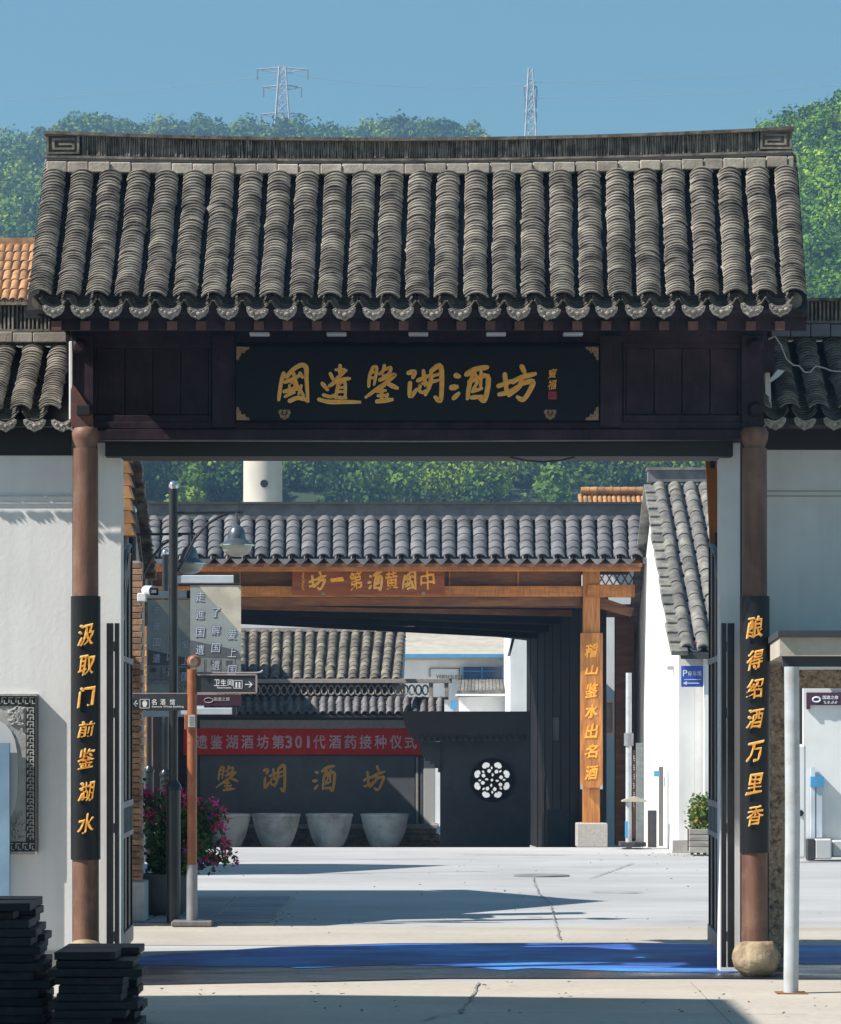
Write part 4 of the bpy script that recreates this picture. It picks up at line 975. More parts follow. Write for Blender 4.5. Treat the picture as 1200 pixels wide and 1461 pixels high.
def flag(x, Y, label):
    """cloth banner on the right of a lamp pole; x is the pole"""
    f = Y/32.8
    x0 = x+.16; x1 = x+.64; zt = 3.22; zb = 2.08
    F_ = thing('pole_banner', label, 'banner', (x+.1, Y, zb), 'printed banners on the lamp posts')
    def bb(nm, a, b, c, d, m, y=0, t=.004, par=F_, bev=0): 
        bm = BM(); box(bm, a, b, Y+y-t, Y+y, c, d, bev=bev); return to_obj(nm, bm, m, par)
    rl = bb('top_rail', x+.03, x+.575, 3.24, 3.315, M['rail_pale'], .02, .04, bev=.006)
    bb('rail_end', x+.576, x+.63, 3.235, 3.32, M['lamp_metal'], .02, .05)
    bb('bottom_rail', x+.06, x+.56, 1.995, 2.06, M['rail_pale'], .02, .04, bev=.006); bb('rail_end', x+.561, x+.60, 1.99, 2.065, M['lamp_metal'], .02, .05)
    cl = bb('cloth', x0, x1, zb, zt, M['banner'], 0, .005)
    def poly(nm, pts, m, o): 
        bm = BM(); prism(bm, [Vector((x0+a*(x1-x0), Y-.006-o, zb+b*(zt-zb))) for a, b in pts], (0,-.0012,0)); return to_obj(nm, bm, m, cl)
    poly('light_print', [(.16,1),(1,.60),(1,1)], M['banner_cream'], -.0006)
    poly('roof_print', [(0,.545),(0,.40),(.7,.395),(1,.385),(1,.40),(.93,.46)], M['print_grey'], .0)
    poly('wall_print', [(0,.398),(0,.27),(1,.27),(1,.383),(.7,.393)], M['print_mid'], .0)
    poly('foot_print', [(0,.0),(0,.09),(1,.09),(1,.0)], M['wine'], .0)
    bm = BM(); rs = random.Random(int(Y*10))
    def rect(a,b,c,d,o=.0015): 
        prism(bm, [Vector((x0+u*(x1-x0), Y-.006-o, zb+v*(zt-zb))) for u, v in ((a,c),(b,c),(b,d),(a,d))], (0,-.001,0))
    for a in (.06,.40,.70): rect(a,a+.13,.335,.375)
    for a in (.27,.30,.60,.88): rect(a,a+.012,.28,.385)
    rect(0,1,.262,.268)
    for rx, ry, rr in [(i*.085+.03, .235+.01*(i%2), .032) for i in range(12)]+[(.95-j*.085-(r%2)*.04, .20-r*.045, .036) for r in range(3) for j in range(6-r)]+[(.55+.08*j, .11, .036) for j in range(6)]:
        n=10; o_=[]; i_=[]
        for k in range(n):
            a=2*math.pi*k/n; 
            o_.append(bm.verts.new((x0+min(1,rx+rr*1.15*math.cos(a))*(x1-x0), Y-.0085, zb+(ry+rr*.5*math.sin(a))*(zt-zb))))
            i_.append(bm.verts.new((x0+min(.99,rx+rr*.9*math.cos(a))*(x1-x0), Y-.0085, zb+(ry+rr*.37*math.sin(a))*(zt-zb))))
        for k in range(n): bm.faces.new((o_[k],o_[(k+1)%n],i_[(k+1)%n],i_[k]))
    to_obj('line_drawing', bm, M['print_line'], cl)
    s = F/Y
    def topx(a): return 600+(x0+a*(x1-x0))*s
    def topy(b): return HZ-(zb+b*(zt-zb)-CH)*s
    for col, (a, b0, txt) in enumerate(((.19,.905,'走進国遺'), (.50,.775,'了解国遺'), (.82,.59,'爱上国遺'))):
        for k, ch in enumerate(txt):
            b = b0-k*.147
            o = glyph(cl, ch, topx(a), topy(b), .072*s*1.15, .082*s*1.15, Y-.0085, M['print_blue'], depth=.001, weight=.014, shear=.1)
            glyph(o, ch, topx(a)+.3, topy(b), .072*s*1.1, .082*s*1.1, Y-.0098, M['print_white'], depth=.001, name='character_face', weight=-.008, shear=.1)
    glyph(cl, '国遺之旅', topx(.62), topy(.055), .15*s, .035*s, Y-.0095, M['print_white'], depth=.001, name='lettering')
    bm = BM(); tube(bm, [Vector((x0+(.36+.09*math.cos(a))*(x1-x0), Y-.010, zb+(.045+.02*math.sin(a))*(zt-zb))) for a in [i*math.pi/6 for i in range(13)]], .0025, 5); to_obj('emblem', bm, M['print_white'], cl)
    return F_
la = street_lamp(X(247.5,32.8), 32.8, 'nearest black street lamp with a bell-hooded lantern beside the signpost')
lb2 = street_lamp(X(189,36.3), 36.3, 'second black street lamp, its lantern just right of the nearest pole')
lc = street_lamp(X(236,44.6), 44.6, 'third lamp pole, standing close behind the nearest one', full=False)
ld = street_lamp(X(213,49.4), 49.4, 'farthest lamp pole at the left of the courtyard', full=False)
flag(X(247.5,32.8), 32.8, 'large printed banner with three columns of blue-white characters on the nearest lamp post')
flag(X(189,36.3), 36.3, 'smaller-looking printed banner left of the nearest lamp pole')
for x, Y in ((X(236,44.6),44.6),):
    bm = BM(); box(bm, x+.03, x+.5, Y-.03, Y+.02, Z(1013,Y), Z(1004,Y), bev=.004); to_obj('banner_rail', bm, M['rail_pale'], lc)

def dabs(parent, cx, cy, w, h, Y, m, seed):
    """worn lettering too small to read: a few short raised strokes"""
    r_ = random.Random(seed); bm = BM()
    for k in range(5):
        x_, y_ = cx+r_.uniform(-.3,.3)*w, cy+(k-2)/5*h; a_ = w*r_.uniform(.25,.5)
        if k % 2: pbox(bm, x_-w*.08, x_+w*.08, y_-h*.2, y_+h*.2, Y-.004-.0005*k, Y)
        else: pbox(bm, x_-a_, x_+a_, y_-h*.06, y_+h*.06, Y-.004-.0005*k, Y)
    to_obj('worn_lettering', bm, m, parent)
# security camera
sc_ = thing('security_camera', 'small white security camera on a bracket left of the lamp pole', 'camera', P(205,842,33.0))
bm = BM(); tube(bm, [P(199,842,33.2), P(219,843,32.9)], .05, 10)
for v in bm.verts: v.co.z = v.co.z if True else 0
to_obj('housing', bm, M['rail_pale'], sc_)
bm = BM(); pbox(bm, 213.5, 225.5, 838.5, 849, 32.78, 32.85, bev=.006); to_obj('lens_hood', bm, M['black'], sc_)
bm = BM(); pbox(bm, 216, 223, 841.5, 846, 32.76, 32.785); to_obj('lens', bm, M['steel'], sc_)
bm = BM(); pbox(bm, 196, 208, 846, 858, 33.0, 33.1, bev=.006); to_obj('bracket', bm, M['white'], sc_)

# ------------------------------------------------------------------ signpost
YS = 32.55
sp = thing('signpost', 'orange-brown signpost with round top disc and two dark direction signs', 'signpost', (X(274,YS), YS, 0))
x = X(274,YS)
bm = BM(); tube(bm, [(x,YS,Z(1234,YS)), (x,YS,Z(955,YS))], .046, 20); to_obj('post', bm, M['signpost'], sp)
bm = BM(); tube(bm, [(x,YS,.02), (x,YS,Z(1234,YS)+.004)], .052, 20); to_obj('sleeve', bm, M['steel'], sp)
bm = BM(); box(bm, X(246,YS), X(304,YS), YS-.16, YS+.18, .008, .06, bev=.01); to_obj('base_plate', bm, M['pot_dark'], sp)
bm = BM(); lathe(bm, (0,0,0), [(.046,0),(.058,.015),(.058,.10),(.048,.115)], 22); bmesh.ops.rotate(bm, verts=bm.verts, matrix=Matrix.Rotation(math.radians(90),3,'X') ); bmesh.ops.rotate(bm, verts=bm.verts, matrix=Matrix.Rotation(math.radians(22),3,'Z')); bmesh.ops.translate(bm, verts=bm.verts, vec=P(274,944,YS+.05)); to_obj('top_disc', bm, M['signpost'], sp)
bm = BM(); lathe(bm, (0,0,0), [(.042,0),(.040,.006)], 20); bmesh.ops.rotate(bm, verts=bm.verts, matrix=Matrix.Rotation(math.radians(90),3,'X')); bmesh.ops.rotate(bm, verts=bm.verts, matrix=Matrix.Rotation(math.radians(22),3,'Z')); bmesh.ops.translate(bm, verts=bm.verts, vec=P(276.5,944,YS-.062)); to_obj('disc_face', bm, M['concrete'], sp)
glyph(sp, '8', 276.5, 943.5, 5, 5, YS-.075, M['signpost'], depth=.001, name='emblem')
for nm, py in (('ring',1060),('ring',1186)):
    bm = BM(); tube(bm, [(x,YS,Z(py,YS)), (x,YS,Z(py-2,YS))], .049, 18); to_obj('ring', bm, M['signpost'], sp)
def sign(a, b, c, d, nm):
    bm = BM(); pbox(bm, a, b, c, d, YS-.02, YS+.02, bev=.008); o = to_obj('sign_panel', bm, M['sign_dark'], sp)
    return o
s1 = sign(281, 365, 963.5, 987.5, 'r')
bm = BM()
for q in ((281,365.5,962,963.6),(281,365.5,987.4,989.5),(364.5,366.8,963,988.5)): pbox(bm, *q, YS-.03, YS+.03)
to_obj('sign_border', bm, M['sign_frame'], s1)
for (ch, cx, cy, w, h) in (('卫',309.5,974,8,9),('生',319,974,8,9),('间',328.5,974,7,9)): glyph(s1, ch, cx, cy, w, h, YS-.021, M['white'], depth=.002, weight=.02)
glyph(s1, 'Restrooms', 320, 981, 20, 2.6, YS-.021, M['white'], depth=.002, name='lettering', weight=.02)
bm = BM()
for q in ((333,346,970.5,971.2),(333,346,981.6,982.4),(333,333.8,971,982),(345.2,346,971,982),(336,338.5,973,981),(340.5,343,973,981)): pbox(bm, *q, YS-.024, YS-.0205)
to_obj('restroom_symbol', bm, M['white'], s1)
def arrow(par, cx, cy, L_, s, Y):
    bm = BM(); pbox(bm, cx-L_/2, cx+L_/2, cy-.7, cy+.7, Y-.003, Y)
    for sg in (-1, 1): prism(bm, [P(cx+s*L_/2, cy, Y-.0035), P(cx+s*(L_/2-4), cy+sg*4.2, Y-.0035), P(cx+s*(L_/2-5.8), cy+sg*4.2, Y-.0035), P(cx+s*(L_/2-2), cy, Y-.0035)], (0,-.002,0))
    to_obj('arrow', bm, M['white'], par)
arrow(s1, 355, 976.5, 11, 1, YS-.021)
bm = BM(); tube(bm, [P(282,960,YS), P(366,960,YS), P(372,959,YS), P(375,956.5,YS)], .010, 6); to_obj('sign_bar', bm, M['steel'], sp)
s2 = sign(189, 268, 990.5, 1013.5, 'l')
bm = BM(); pbox(bm, 189, 270, 988.6, 990, YS-.02, YS+.02); to_obj('sign_bar', bm, M['sign_frame'], sp)
arrow(s2, 193.5, 1004, 7, -1, YS-.021)
bm = BM()
for q in ((199.5,213.5,997.5,998.2),(199.5,213.5,1009.8,1010.5),(199.5,200.2,998,1010),(212.8,213.5,998,1010),(204.5,208.5,999.5,1001),(203.2,209.8,1001.3,1006),(204.2,208.8,1006,1008.5)): pbox(bm, *q, YS-.024, YS-.0205)
to_obj('wine_jar_symbol', bm, M['white'], s2)
for (ch, cx) in (('名',220),('酒',232.5),('馆',246)): glyph(s2, ch, cx, 1001.5, 7, 8, YS-.021, M['white'], depth=.002, weight=.02)
glyph(s2, 'Famous Wines Building', 239.5, 1008.5, 45, 3.4, YS-.021, M['white'], depth=.002, name='lettering', weight=.015)
bm = BM(); pbox(bm, 263, 278, 1019, 1041, YS-.10, YS-.04, bev=.006); bx_ = to_obj('control_box', bm, M['signpost'], sp)
bm = BM(); pbox(bm, 268.5, 278.5, 1020.5, 1037.5, YS-.115, YS-.101, bev=.003); to_obj('box_cover', bm, M['pipe'], bx_)
for k in range(4):
    bm = BM(); pbox(bm, 270.5, 276.5, 1022.5+3.6*k, 1024+3.6*k, YS-.118, YS-.116); to_obj('vent_slot', bm, M['steel'], bx_)

# ------------------------------------------------------------------ bougainvillea in a pot
def planter_pot():
    Yp = 34.2; xc = X(236,Yp)
    bo = thing('bougainvillea', 'bougainvillea bush with magenta flowers in a round grey pot beside the signpost', 'plant', (xc, Yp, .0))
    bm = BM(); lathe(bm, (xc,Yp,.02), [(.15,0),(.22,.06),(.255,.2),(.265,.36),(.28,.40),(.265,.415),(.24,.39)], 28); to_obj('pot', bm, M['pot_dark'], bo)
    bm = BM(); lathe(bm, (xc,Yp,.38), [(.245,0),(.02,.03)], 20); to_obj('soil', bm, M['soil'], bo)
    rs = random.Random(11); stems = BM(); leaves = []; brs = []
    ends = [(208,1135),(212,1165),(222,1150),(235,1125),(245,1150),(262,1135),(284,1155),(300,1150),(318,1166),(306,1185),(316,1202),(290,1205),(330,1222),(300,1232),(288,1215),(228,1190),(213,1200),(262,1190),(242,1215),(270,1225),(205,1125),(300,1165),(222,1232),(250,1175)]
    for (px, py) in ends:
        e = P(px, py, Yp+rs.uniform(-.35,.3)); a = Vector((xc+rs.uniform(-.1,.1), Yp+rs.uniform(-.1,.1), .38))
        m_ = a.lerp(e, .5)+Vector((rs.uniform(-.1,.1), rs.uniform(-.1,.1), .14))
        pts = [((1-t)**2*a + 2*t*(1-t)*m_ + t*t*e) for t in [i/7 for i in range(8)]]
        tube(stems, pts, [.010-.0011*i for i in range(8)], 5)
        for i in range(150):
            t = rs.random()**.7; p = ((1-t)**2*a + 2*t*(1-t)*m_ + t*t*e) + Vector((rs.gauss(0,.055), rs.gauss(0,.06), rs.gauss(0,.055)))
            if p.z > .36: leaves.append((p, rs.uniform(.016,.028)))
        for c in range(3):
            t = rs.uniform(.65,1.05) if c else 1.0; q = ((1-t)**2*a + 2*t*(1-t)*m_ + t*t*e) + Vector((rs.gauss(0,.04), rs.gauss(0,.05), rs.gauss(0,.04)))
            for i in range(rs.randint(10,24)): brs.append((q+Vector((rs.gauss(0,.03), rs.gauss(0,.03), rs.gauss(0,.028))), rs.uniform(.013,.021)))
    to_obj('stems', stems, M['stem'], bo)
    leafcloud('foliage', leaves, M['leaf'], bo, 1)
    n = len(brs); leafcloud('flowers', brs[:int(n*.78)], M['bract'], bo, 2); leafcloud('violet_flowers', brs[int(n*.78):], M['bract_violet'], bo, 3)
def leafcloud(name, items, m, parent, seed, asp=1.5):
    r = np.random.default_rng(seed); n = len(items)
    c = np.array([list(p) for p, s in items]) - np.array(base(parent)); s = np.array([s for p, s in items])[:, None]
    u = r.normal(size=(n,3)); u /= np.linalg.norm(u,axis=1)[:,None]
    w = r.normal(size=(n,3)); v = np.cross(u, w); v /= np.linalg.norm(v,axis=1)[:,None]
    nn = np.cross(u, v)
    V = np.stack([c-u*s*asp, c-v*s*.8+nn*s*.25, c+u*s*asp, c+v*s*.8+nn*s*.25], 1).reshape(-1,3)
    f = [(4*i,4*i+1,4*i+2,4*i+3) for i in range(n)]
    me = bpy.data.meshes.new(name); me.from_pydata(V.tolist(), [], f); me.materials.append(m)
    o = bpy.data.objects.new(name, me); C.objects.link(o); o.parent = parent
    return stuff(o)
planter_pot()

# ------------------------------------------------------------------ second gate
g2 = thing('wine_gate', 'second gate with grey tiled roof, orange timber posts and gold signboard across the courtyard', 'gate', (X(525,61.6), 61.6, 0))
Y2 = 61.5
e0 = P(150, 800, 60.7); e1 = P(908, 800, 60.7); r0 = P(152, 742, 62.5); r1 = P(906, 742, 62.5)
tile_roof(g2, e0, e1, r0, r1, 35, 6, .140, M['tile_grey'], M['tile_grey'], parts=6, th=.018, tilt=3.2, jit=.0025, over=1.12, span=(0,1), arc=57, wig=.002)
slab('roof_deck', [e0+Vector((-.1,0,-.05)), e1+Vector((.1,0,-.05)), r1+Vector((.1,0,-.05)), r0+Vector((-.1,0,-.05))], .06, M['wood_brown'], g2)
for i in range(34):
    p = e0.lerp(e1, (i+.5)/34)
    bm = BM(); prism(bm, [p+Vector(q) for q in ((-.10,-.03,.03),(.10,-.03,.03),(.06,-.03,-.03),(0,-.03,-.075),(-.06,-.03,-.03))], (0,.02,0)); to_obj('drip_tile', bm, M['tile_grey'], g2)
# gable end tiles at the right
for k in range(7):
    t = k/6.5; p = e1.lerp(r1, t)+Vector((.13,0,-.0))
    bm = BM(); box(bm, p.x-.02, p.x+.10, p.y, p.y+.34, p.z-.05, p.z+.06, bev=.01); to_obj('verge_tile', bm, M['tile_grey'], g2)
bm = BM(); box(bm, X(140,62.4), X(916,62.4), 62.4, 62.7, Z(737,62.4), Z(720,62.4)); to_obj('ridge', bm, M['tile_grey'], g2)
bm = BM(); box(bm, X(138,62.3), X(918,62.3), 62.32, 62.78, Z(720,62.4), Z(716.5,62.4)); to_obj('ridge_cap', bm, M['fret'], g2)
bm = BM(); box(bm, X(140,62.3), X(918,62.3), 62.34, 62.76, Z(742,62.4), Z(736.5,62.4)); to_obj('ridge_base', bm, M['tile_grey'], g2)
slab('rear_roof_slope', [r0+Vector((-.1,.1,0)), r1+Vector((.1,.1,0)), e1+Vector((.1,4.0,.0)), e0+Vector((-.1,4.0,.0))], .06, M['tile_grey'], g2)
def g2p(name, a, b, c, d, y0, y1, m, bev=.005, parent=None, label=None):
    bm = BM(); pbox(bm, a, b, c, d, y0, y1, bev=bev); return to_obj(name, bm, m, parent or g2, label=label)
g2p('fascia', 142, 914, 805, 815, 60.85, 60.95, M['wood_orange'])
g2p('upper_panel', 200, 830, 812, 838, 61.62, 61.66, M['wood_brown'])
for px in (244, 341, 640, 738): g2p('panel_batten', px, px+2.5, 814, 836, 61.59, 61.615, M['wood_orange'])
g2p('front_beam', 190, 905, 836, 851, 61.46, 61.7, M['wood_orange'])
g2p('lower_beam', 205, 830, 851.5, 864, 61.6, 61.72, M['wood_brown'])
for a, b in ((194,216),(832,856)):
    g2p('post', a, b, 812, 1176, 61.4, 61.72, M['board_post'])
    g2p('post_base', a-9, b+11, 1174.5, 1209, 61.2, 61.85, M['stone_grey'], bev=.015)
    g2p('base_cap', a-4, b+5, 1174, 1176, 61.3, 61.8, M['stone_grey'])
g2p('beam_block', 838, 906, 834, 852, 61.34, 61.46, M['wood_orange'])
# side braces to the right
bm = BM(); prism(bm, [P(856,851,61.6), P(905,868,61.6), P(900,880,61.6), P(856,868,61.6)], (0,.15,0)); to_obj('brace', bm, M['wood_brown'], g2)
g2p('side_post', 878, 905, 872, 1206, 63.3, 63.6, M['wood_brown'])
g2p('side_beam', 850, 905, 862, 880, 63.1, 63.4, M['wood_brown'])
# lattice at top right
bm = BM()
for k in range(5):
    a = 852+11*k
    prism(bm, [P(a,816,61.7), P(a+2,816,61.7), P(a+13,835,61.7), P(a+11,835,61.7)], (0,.03,0)); prism(bm, [P(a+11,816,61.74), P(a+13,816,61.74), P(a+2,835,61.74), P(a,835,61.74)], (0,.03,0))
to_obj('lattice', bm, M['wood_brown'], g2)
# canopy ceiling behind the front, and its rafters
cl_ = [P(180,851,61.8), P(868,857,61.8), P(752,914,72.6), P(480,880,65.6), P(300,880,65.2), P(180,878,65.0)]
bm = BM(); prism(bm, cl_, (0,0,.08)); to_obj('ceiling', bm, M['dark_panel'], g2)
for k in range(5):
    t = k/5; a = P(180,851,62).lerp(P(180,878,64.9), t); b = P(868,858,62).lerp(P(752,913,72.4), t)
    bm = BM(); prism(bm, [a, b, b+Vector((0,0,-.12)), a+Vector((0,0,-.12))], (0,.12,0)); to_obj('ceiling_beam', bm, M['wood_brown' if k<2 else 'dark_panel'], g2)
# dark boarded right wall of the passage, board by board
wa = P(832,1052,62.3); wb = P(752,1052,72.4)
nb_ = 14
for k in range(nb_):
    a = wa.lerp(wb, k/nb_); b = wa.lerp(wb, (k+.96)/nb_)
    za, zb_ = 4.24-.42*k/nb_, 4.24-.42*(k+1)/nb_
    o = .012*(k%2)
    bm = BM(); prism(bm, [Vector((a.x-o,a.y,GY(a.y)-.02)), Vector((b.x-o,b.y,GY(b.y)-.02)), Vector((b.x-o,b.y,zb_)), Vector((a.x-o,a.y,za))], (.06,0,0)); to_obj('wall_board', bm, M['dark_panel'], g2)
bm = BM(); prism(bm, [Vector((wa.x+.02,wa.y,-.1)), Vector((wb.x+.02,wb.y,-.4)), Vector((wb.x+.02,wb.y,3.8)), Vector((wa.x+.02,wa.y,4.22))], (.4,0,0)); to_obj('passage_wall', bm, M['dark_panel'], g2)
bm = BM(); box(bm, 2.35, 2.75, 64.1, 64.2, GY(64.1), .45); 
for v in bm.verts: v.co.x += 0
to_obj('stone_block', bm, M['grey_wall'], g2)
# left wall of passage
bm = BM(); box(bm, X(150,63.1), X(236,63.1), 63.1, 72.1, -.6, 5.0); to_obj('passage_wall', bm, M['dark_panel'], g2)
# lanterns
def lantern(px, py, w, h, Y, label, g=None):
    t = thing('wall_lantern', label, 'lantern', P(px, py+h/2, Y))
    bm = BM(); pbox(bm, px-w/2, px+w/2, py-h/2, py+h/2, Y-.05, Y+.05, bev=.004); to_obj('glass', bm, M['grey_stone'], t)
    bm = BM()
    for q in ((px-w/2-1,px+w/2+1,py-h/2-2,py-h/2),(px-w/2-1,px+w/2+1,py+h/2,py+h/2+2),(px-w/2-1,px-w/2+.6,py-h/2,py+h/2),(px+w/2-.6,px+w/2+1,py-h/2,py+h/2)): pbox(bm, *q, Y-.08, Y+.06)
    to_obj('frame', bm, M['wood_orange'] if px > 820 else M['wood_black'], t)
lantern(868, 1024, 12, 42, 62.6, 'timber framed lantern hanging right of the orange post')
lantern(793, 1040, 10, 34, 63.9, 'dim grey lantern on the black boarded passage wall')
lantern(742, 1052, 8, 40, 65.8, 'black lantern on the dark wall above the flower window')
# signboard
sb = thing('signboard', 'brown-red signboard with large gold characters under the second gate roof', 'sign', P(527,848,61.3))
bm = BM(); pbox(bm, 417, 634, 806, 849, 61.26, 61.34, bev=.01); to_obj('board', bm, M['board_gold'], sb)
for k, (cx, ch) in enumerate(((610,'中'),(584,'國'),(559,'黄'),(535,'酒'),(508,'第'),(481,'一'),(453,'坊'))):
    if ch in '國酒坊': brush_char(sb, ch, cx, 828, 20 if ch != '坊' else 25, 27, 61.258, edge=.35, scale_w=.9); continue
    gold_char(sb, ch, cx, 828 if ch!='一' else 827, (17 if ch in '黄第' else 20), 26 if ch!='一' else 5, 61.258, seed=k+50, edge=False, weight=.004, shear=-.12)
for k in range(5): dabs(sb, 432.5, 819+5.2*k, 4.6, 4.6, 61.257, M['gold'], k)
for px in (461, 604):
    bm = BM(); lathe(bm, (0,0,0), [(.045,0),(.03,.02)], 10); bmesh.ops.rotate(bm, verts=bm.verts, matrix=Matrix.Rotation(math.radians(90),3,'X')); bmesh.ops.translate(bm, verts=bm.verts, vec=P(px,846,61.26)); to_obj('hook', bm, M['brass'], sb)
def post_couplet(cx, txt, label, w=32):
    pc = thing('post_couplet', label, 'sign', P(cx,1126,61.3), 'couplet boards on the second gate posts')
    bm = BM(); pbox(bm, cx-w/2, cx+w/2, 903, 1124, 61.28, 61.35, bev=.006); to_obj('board', bm, M['board_post'], pc)
    for a in (-1,1):
        bm = BM(); pbox(bm, cx+a*(w/2-2)-2, cx+a*(w/2-2)+2, 1120, 1126, 61.27, 61.29); to_obj('clip', bm, M['stone_grey'], pc)
    for k in range(0 if txt else 7): dabs(pc, cx, (928,956,985,1014,1043,1072,1102)[k], 13, 17, 61.278, M['gold'], k+9)
    for k, ch in enumerate(txt): gold_char(pc, ch, cx, (928,956,985,1014,1043,1072,1102)[k], 16, 19 if ch!='山' else 13, 61.278, seed=k+70, weight=.018, edge=False)
post_couplet(844, '稽山鉴水出名酒', 'orange timber board with seven gold characters on the right post of the second gate')
post_couplet(205, '', 'timber couplet board with gold characters on the left post, mostly behind the lamp poles', 26)

# dark wall with flower window
fw = thing('flower_window_wall', 'dark grey wall with black tiled coping and a pierced flower-shaped window', 'wall', (X(690,65), 65, GY(65)))
Yw = 64.9; gz0 = GY(65)-.05
cx, cy = 702, 1113; R_ = 27.5
# wall face with a round opening: ring + four corner fills
n = 48; circ = [P(cx+R_*math.cos(2*math.pi*k/n), cy-R_*math.sin(2*math.pi*k/n), Yw) for k in range(n)]
x0, x1 = X(628,Yw), X(756,Yw); z0, z1 = gz0, Z(1055,Yw); c0 = P(cx,cy,Yw)
def tosq(p):
    d = p-c0; s_ = 1e9
    if d.x > 1e-6: s_ = min(s_, (x1-c0.x)/d.x)
    if d.x < -1e-6: s_ = min(s_, (x0-c0.x)/d.x)
    if d.z > 1e-6: s_ = min(s_, (z1-c0.z)/d.z)
    if d.z < -1e-6: s_ = min(s_, (z0-c0.z)/d.z)
    return c0+d*s_
bm = BM(); fs = []
a_ = [bm.verts.new(p) for p in circ]; b_ = [bm.verts.new(tosq(p)) for p in circ]
a2 = [bm.verts.new(p+Vector((0,.24,0))) for p in circ]; b2 = [bm.verts.new(tosq(p)+Vector((0,.24,0))) for p in circ]
for k in range(n):
    j = (k+1)%n
    bm.faces.new((a_[k],a_[j],b_[j],b_[k])); bm.faces.new((a2[j],a2[k],b2[k],b2[j])); bm.faces.new((a_[j],a_[k],a2[k],a2[j])); bm.faces.new((b_[k],b_[j],b2[j],b2[k]))
for (xx, zz) in ((x0,z0),(x0,z1),(x1,z0),(x1,z1)):
    # corner triangles
    best = sorted(range(n), key=lambda k: (b_[k].co-Vector((xx,Yw,zz))).length)[:2]
    v = bm.verts.new((xx,Yw,zz)); v2 = bm.verts.new((xx,Yw+.24,zz))
    bm.faces.new((v,b_[best[0]],b_[best[1]])); bm.faces.new((v2,b2[best[0]],b2[best[1]]))
bmesh.ops.recalc_face_normals(bm, faces=bm.faces)
to_obj('wall', bm, M['grey_wall'], fw)
bm = BM()
for k in range(n):
    p, q = circ[k]-c0, circ[(k+1)%n]-c0
    prism(bm, [c0+p*1.0+Vector((0,-.01,0)), c0+q*1.0+Vector((0,-.01,0)), c0+q*1.14+Vector((0,-.01,0)), c0+p*1.14+Vector((0,-.01,0))], (0,-.05,0))
to_obj('window_ring', bm, M['black'], fw)
# pierced stone disc: petal-shaped holes cut through it
def hole(dx, dy):
    r_ = math.hypot(dx, dy); a = math.atan2(dy, dx)
    k = math.floor((a)/(math.pi/4)); ac = (k+.5)*math.pi/4
    u = r_*math.cos(a-ac); v = r_*math.sin(a-ac)
    if ((u-22.3)/4.2)**2 + (v/5.6)**2 < 1 and not (((u-17.3)/2.0)**2+(v/1.6)**2 < 1): return True
    if ((u-13.4)/2.7)**2 + ((v-1.2)/2.6)**2 < 1: return True
    k2 = round(a/(math.pi/4)); ac = k2*math.pi/4; u = r_*math.cos(a-ac); v = r_*math.sin(a-ac)
    if ((u-17.2)/1.9)**2 + ((v+.4)/1.5)**2 < 1: return True
    if k2 % 2 == 0 and ((u-7.2)/2.2)**2 + ((v-1.0)/1.5)**2 < 1: return True
    return r_ < 1.6
bm = BM(); nr, na = 34, 128; gv = {}
def gvt(i, j):
    j %= na
    if (i, j) not in gv:
        rr = .3+(R_-.25)*i/nr; a = 2*math.pi*j/na; gv[(i,j)] = bm.verts.new(P(cx+rr*math.cos(a), cy+rr*math.sin(a), Yw+.06))
    return gv[(i,j)]
for i in range(nr):
    for j in range(na):
        rr = (R_)*(i+.5)/nr; a = 2*math.pi*(j+.5)/na
        if not hole(rr*math.cos(a), rr*math.sin(a)): bm.faces.new((gvt(i,j), gvt(i+1,j), gvt(i+1,j+1), gvt(i,j+1)))
r = bmesh.ops.extrude_face_region(bm, geom=list(bm.faces)); bmesh.ops.translate(bm, verts=[g for g in r['geom'] if isinstance(g, bmesh.types.BMVert)], vec=(0,.07,0))
bmesh.ops.recalc_face_normals(bm, faces=bm.faces)
to_obj('tracery', bm, M['black'], fw)
# coping projecting to the left on a stepped corbel
bm = BM(); prism(bm, [P(*q, 64.55) for q in ((574,1015),(757,1015),(757,1058),(597,1058),(588,1053),(581,1044),(577,1031))], (0,.9,0)); to_obj('coping', bm, M['wood_black'], fw)
for k in range(17):
    bm = BM(); a = 602+9*k; tube(bm, [P(a,1057,64.5)+Vector((0,0,.02)), P(a,1019,64.9)], .045, 6); to_obj('coping_tile', bm, M['fret'], fw)
for q in ((598,628.5,1058.2,1066),(600,628.5,1066,1073),(602,628.5,1073,1077),(603,628.5,1077,1082),(606,628.5,1082,1086),(614,628.5,1086,1090),(620,628.5,1090,1096),(625,628.5,1096,1102)):
    bm = BM(); pbox(bm, *q, 64.85, 65.15); to_obj('corbel', bm, M['grey_wall'], fw)

# ------------------------------------------------------------------ screen wall with pots
sw = thing('screen_wall', 'grey spirit wall with tiled coping and four gold characters behind the pots', 'wall', (X(450,68), 68, GY(68)))
Yc = 68.0; g0 = GY(68)
def swp(name, a, b, c, d, y0, y1, m, bev=.005, parent=sw): 
    bm = BM(); pbox(bm, a, b, c, d, y0, y1, bev=bev); return to_obj(name, bm, m, parent)
swp('core', 270, 612, 1000, 1215, Yc+.1, Yc+.5, M['grey_stone'])
swp('panel', 285, 592, 1078, 1176, Yc+.03, Yc+.09, M['grey_stone'])
for a in (593.5, 600): swp('panel_moulding', a, a+3.5, 1080, 1176, Yc-.0, Yc+.09, M['stone_grey'] if a<595 else M['grey_stone'])
swp('end_pillar', 604.5, 621, 1040, 1176, Yc-.03, Yc+.5, M['plaster_grey'])
swp('frieze', 285, 600, 1027, 1040, Yc-.02, Yc+.09, M['stone_grey'])
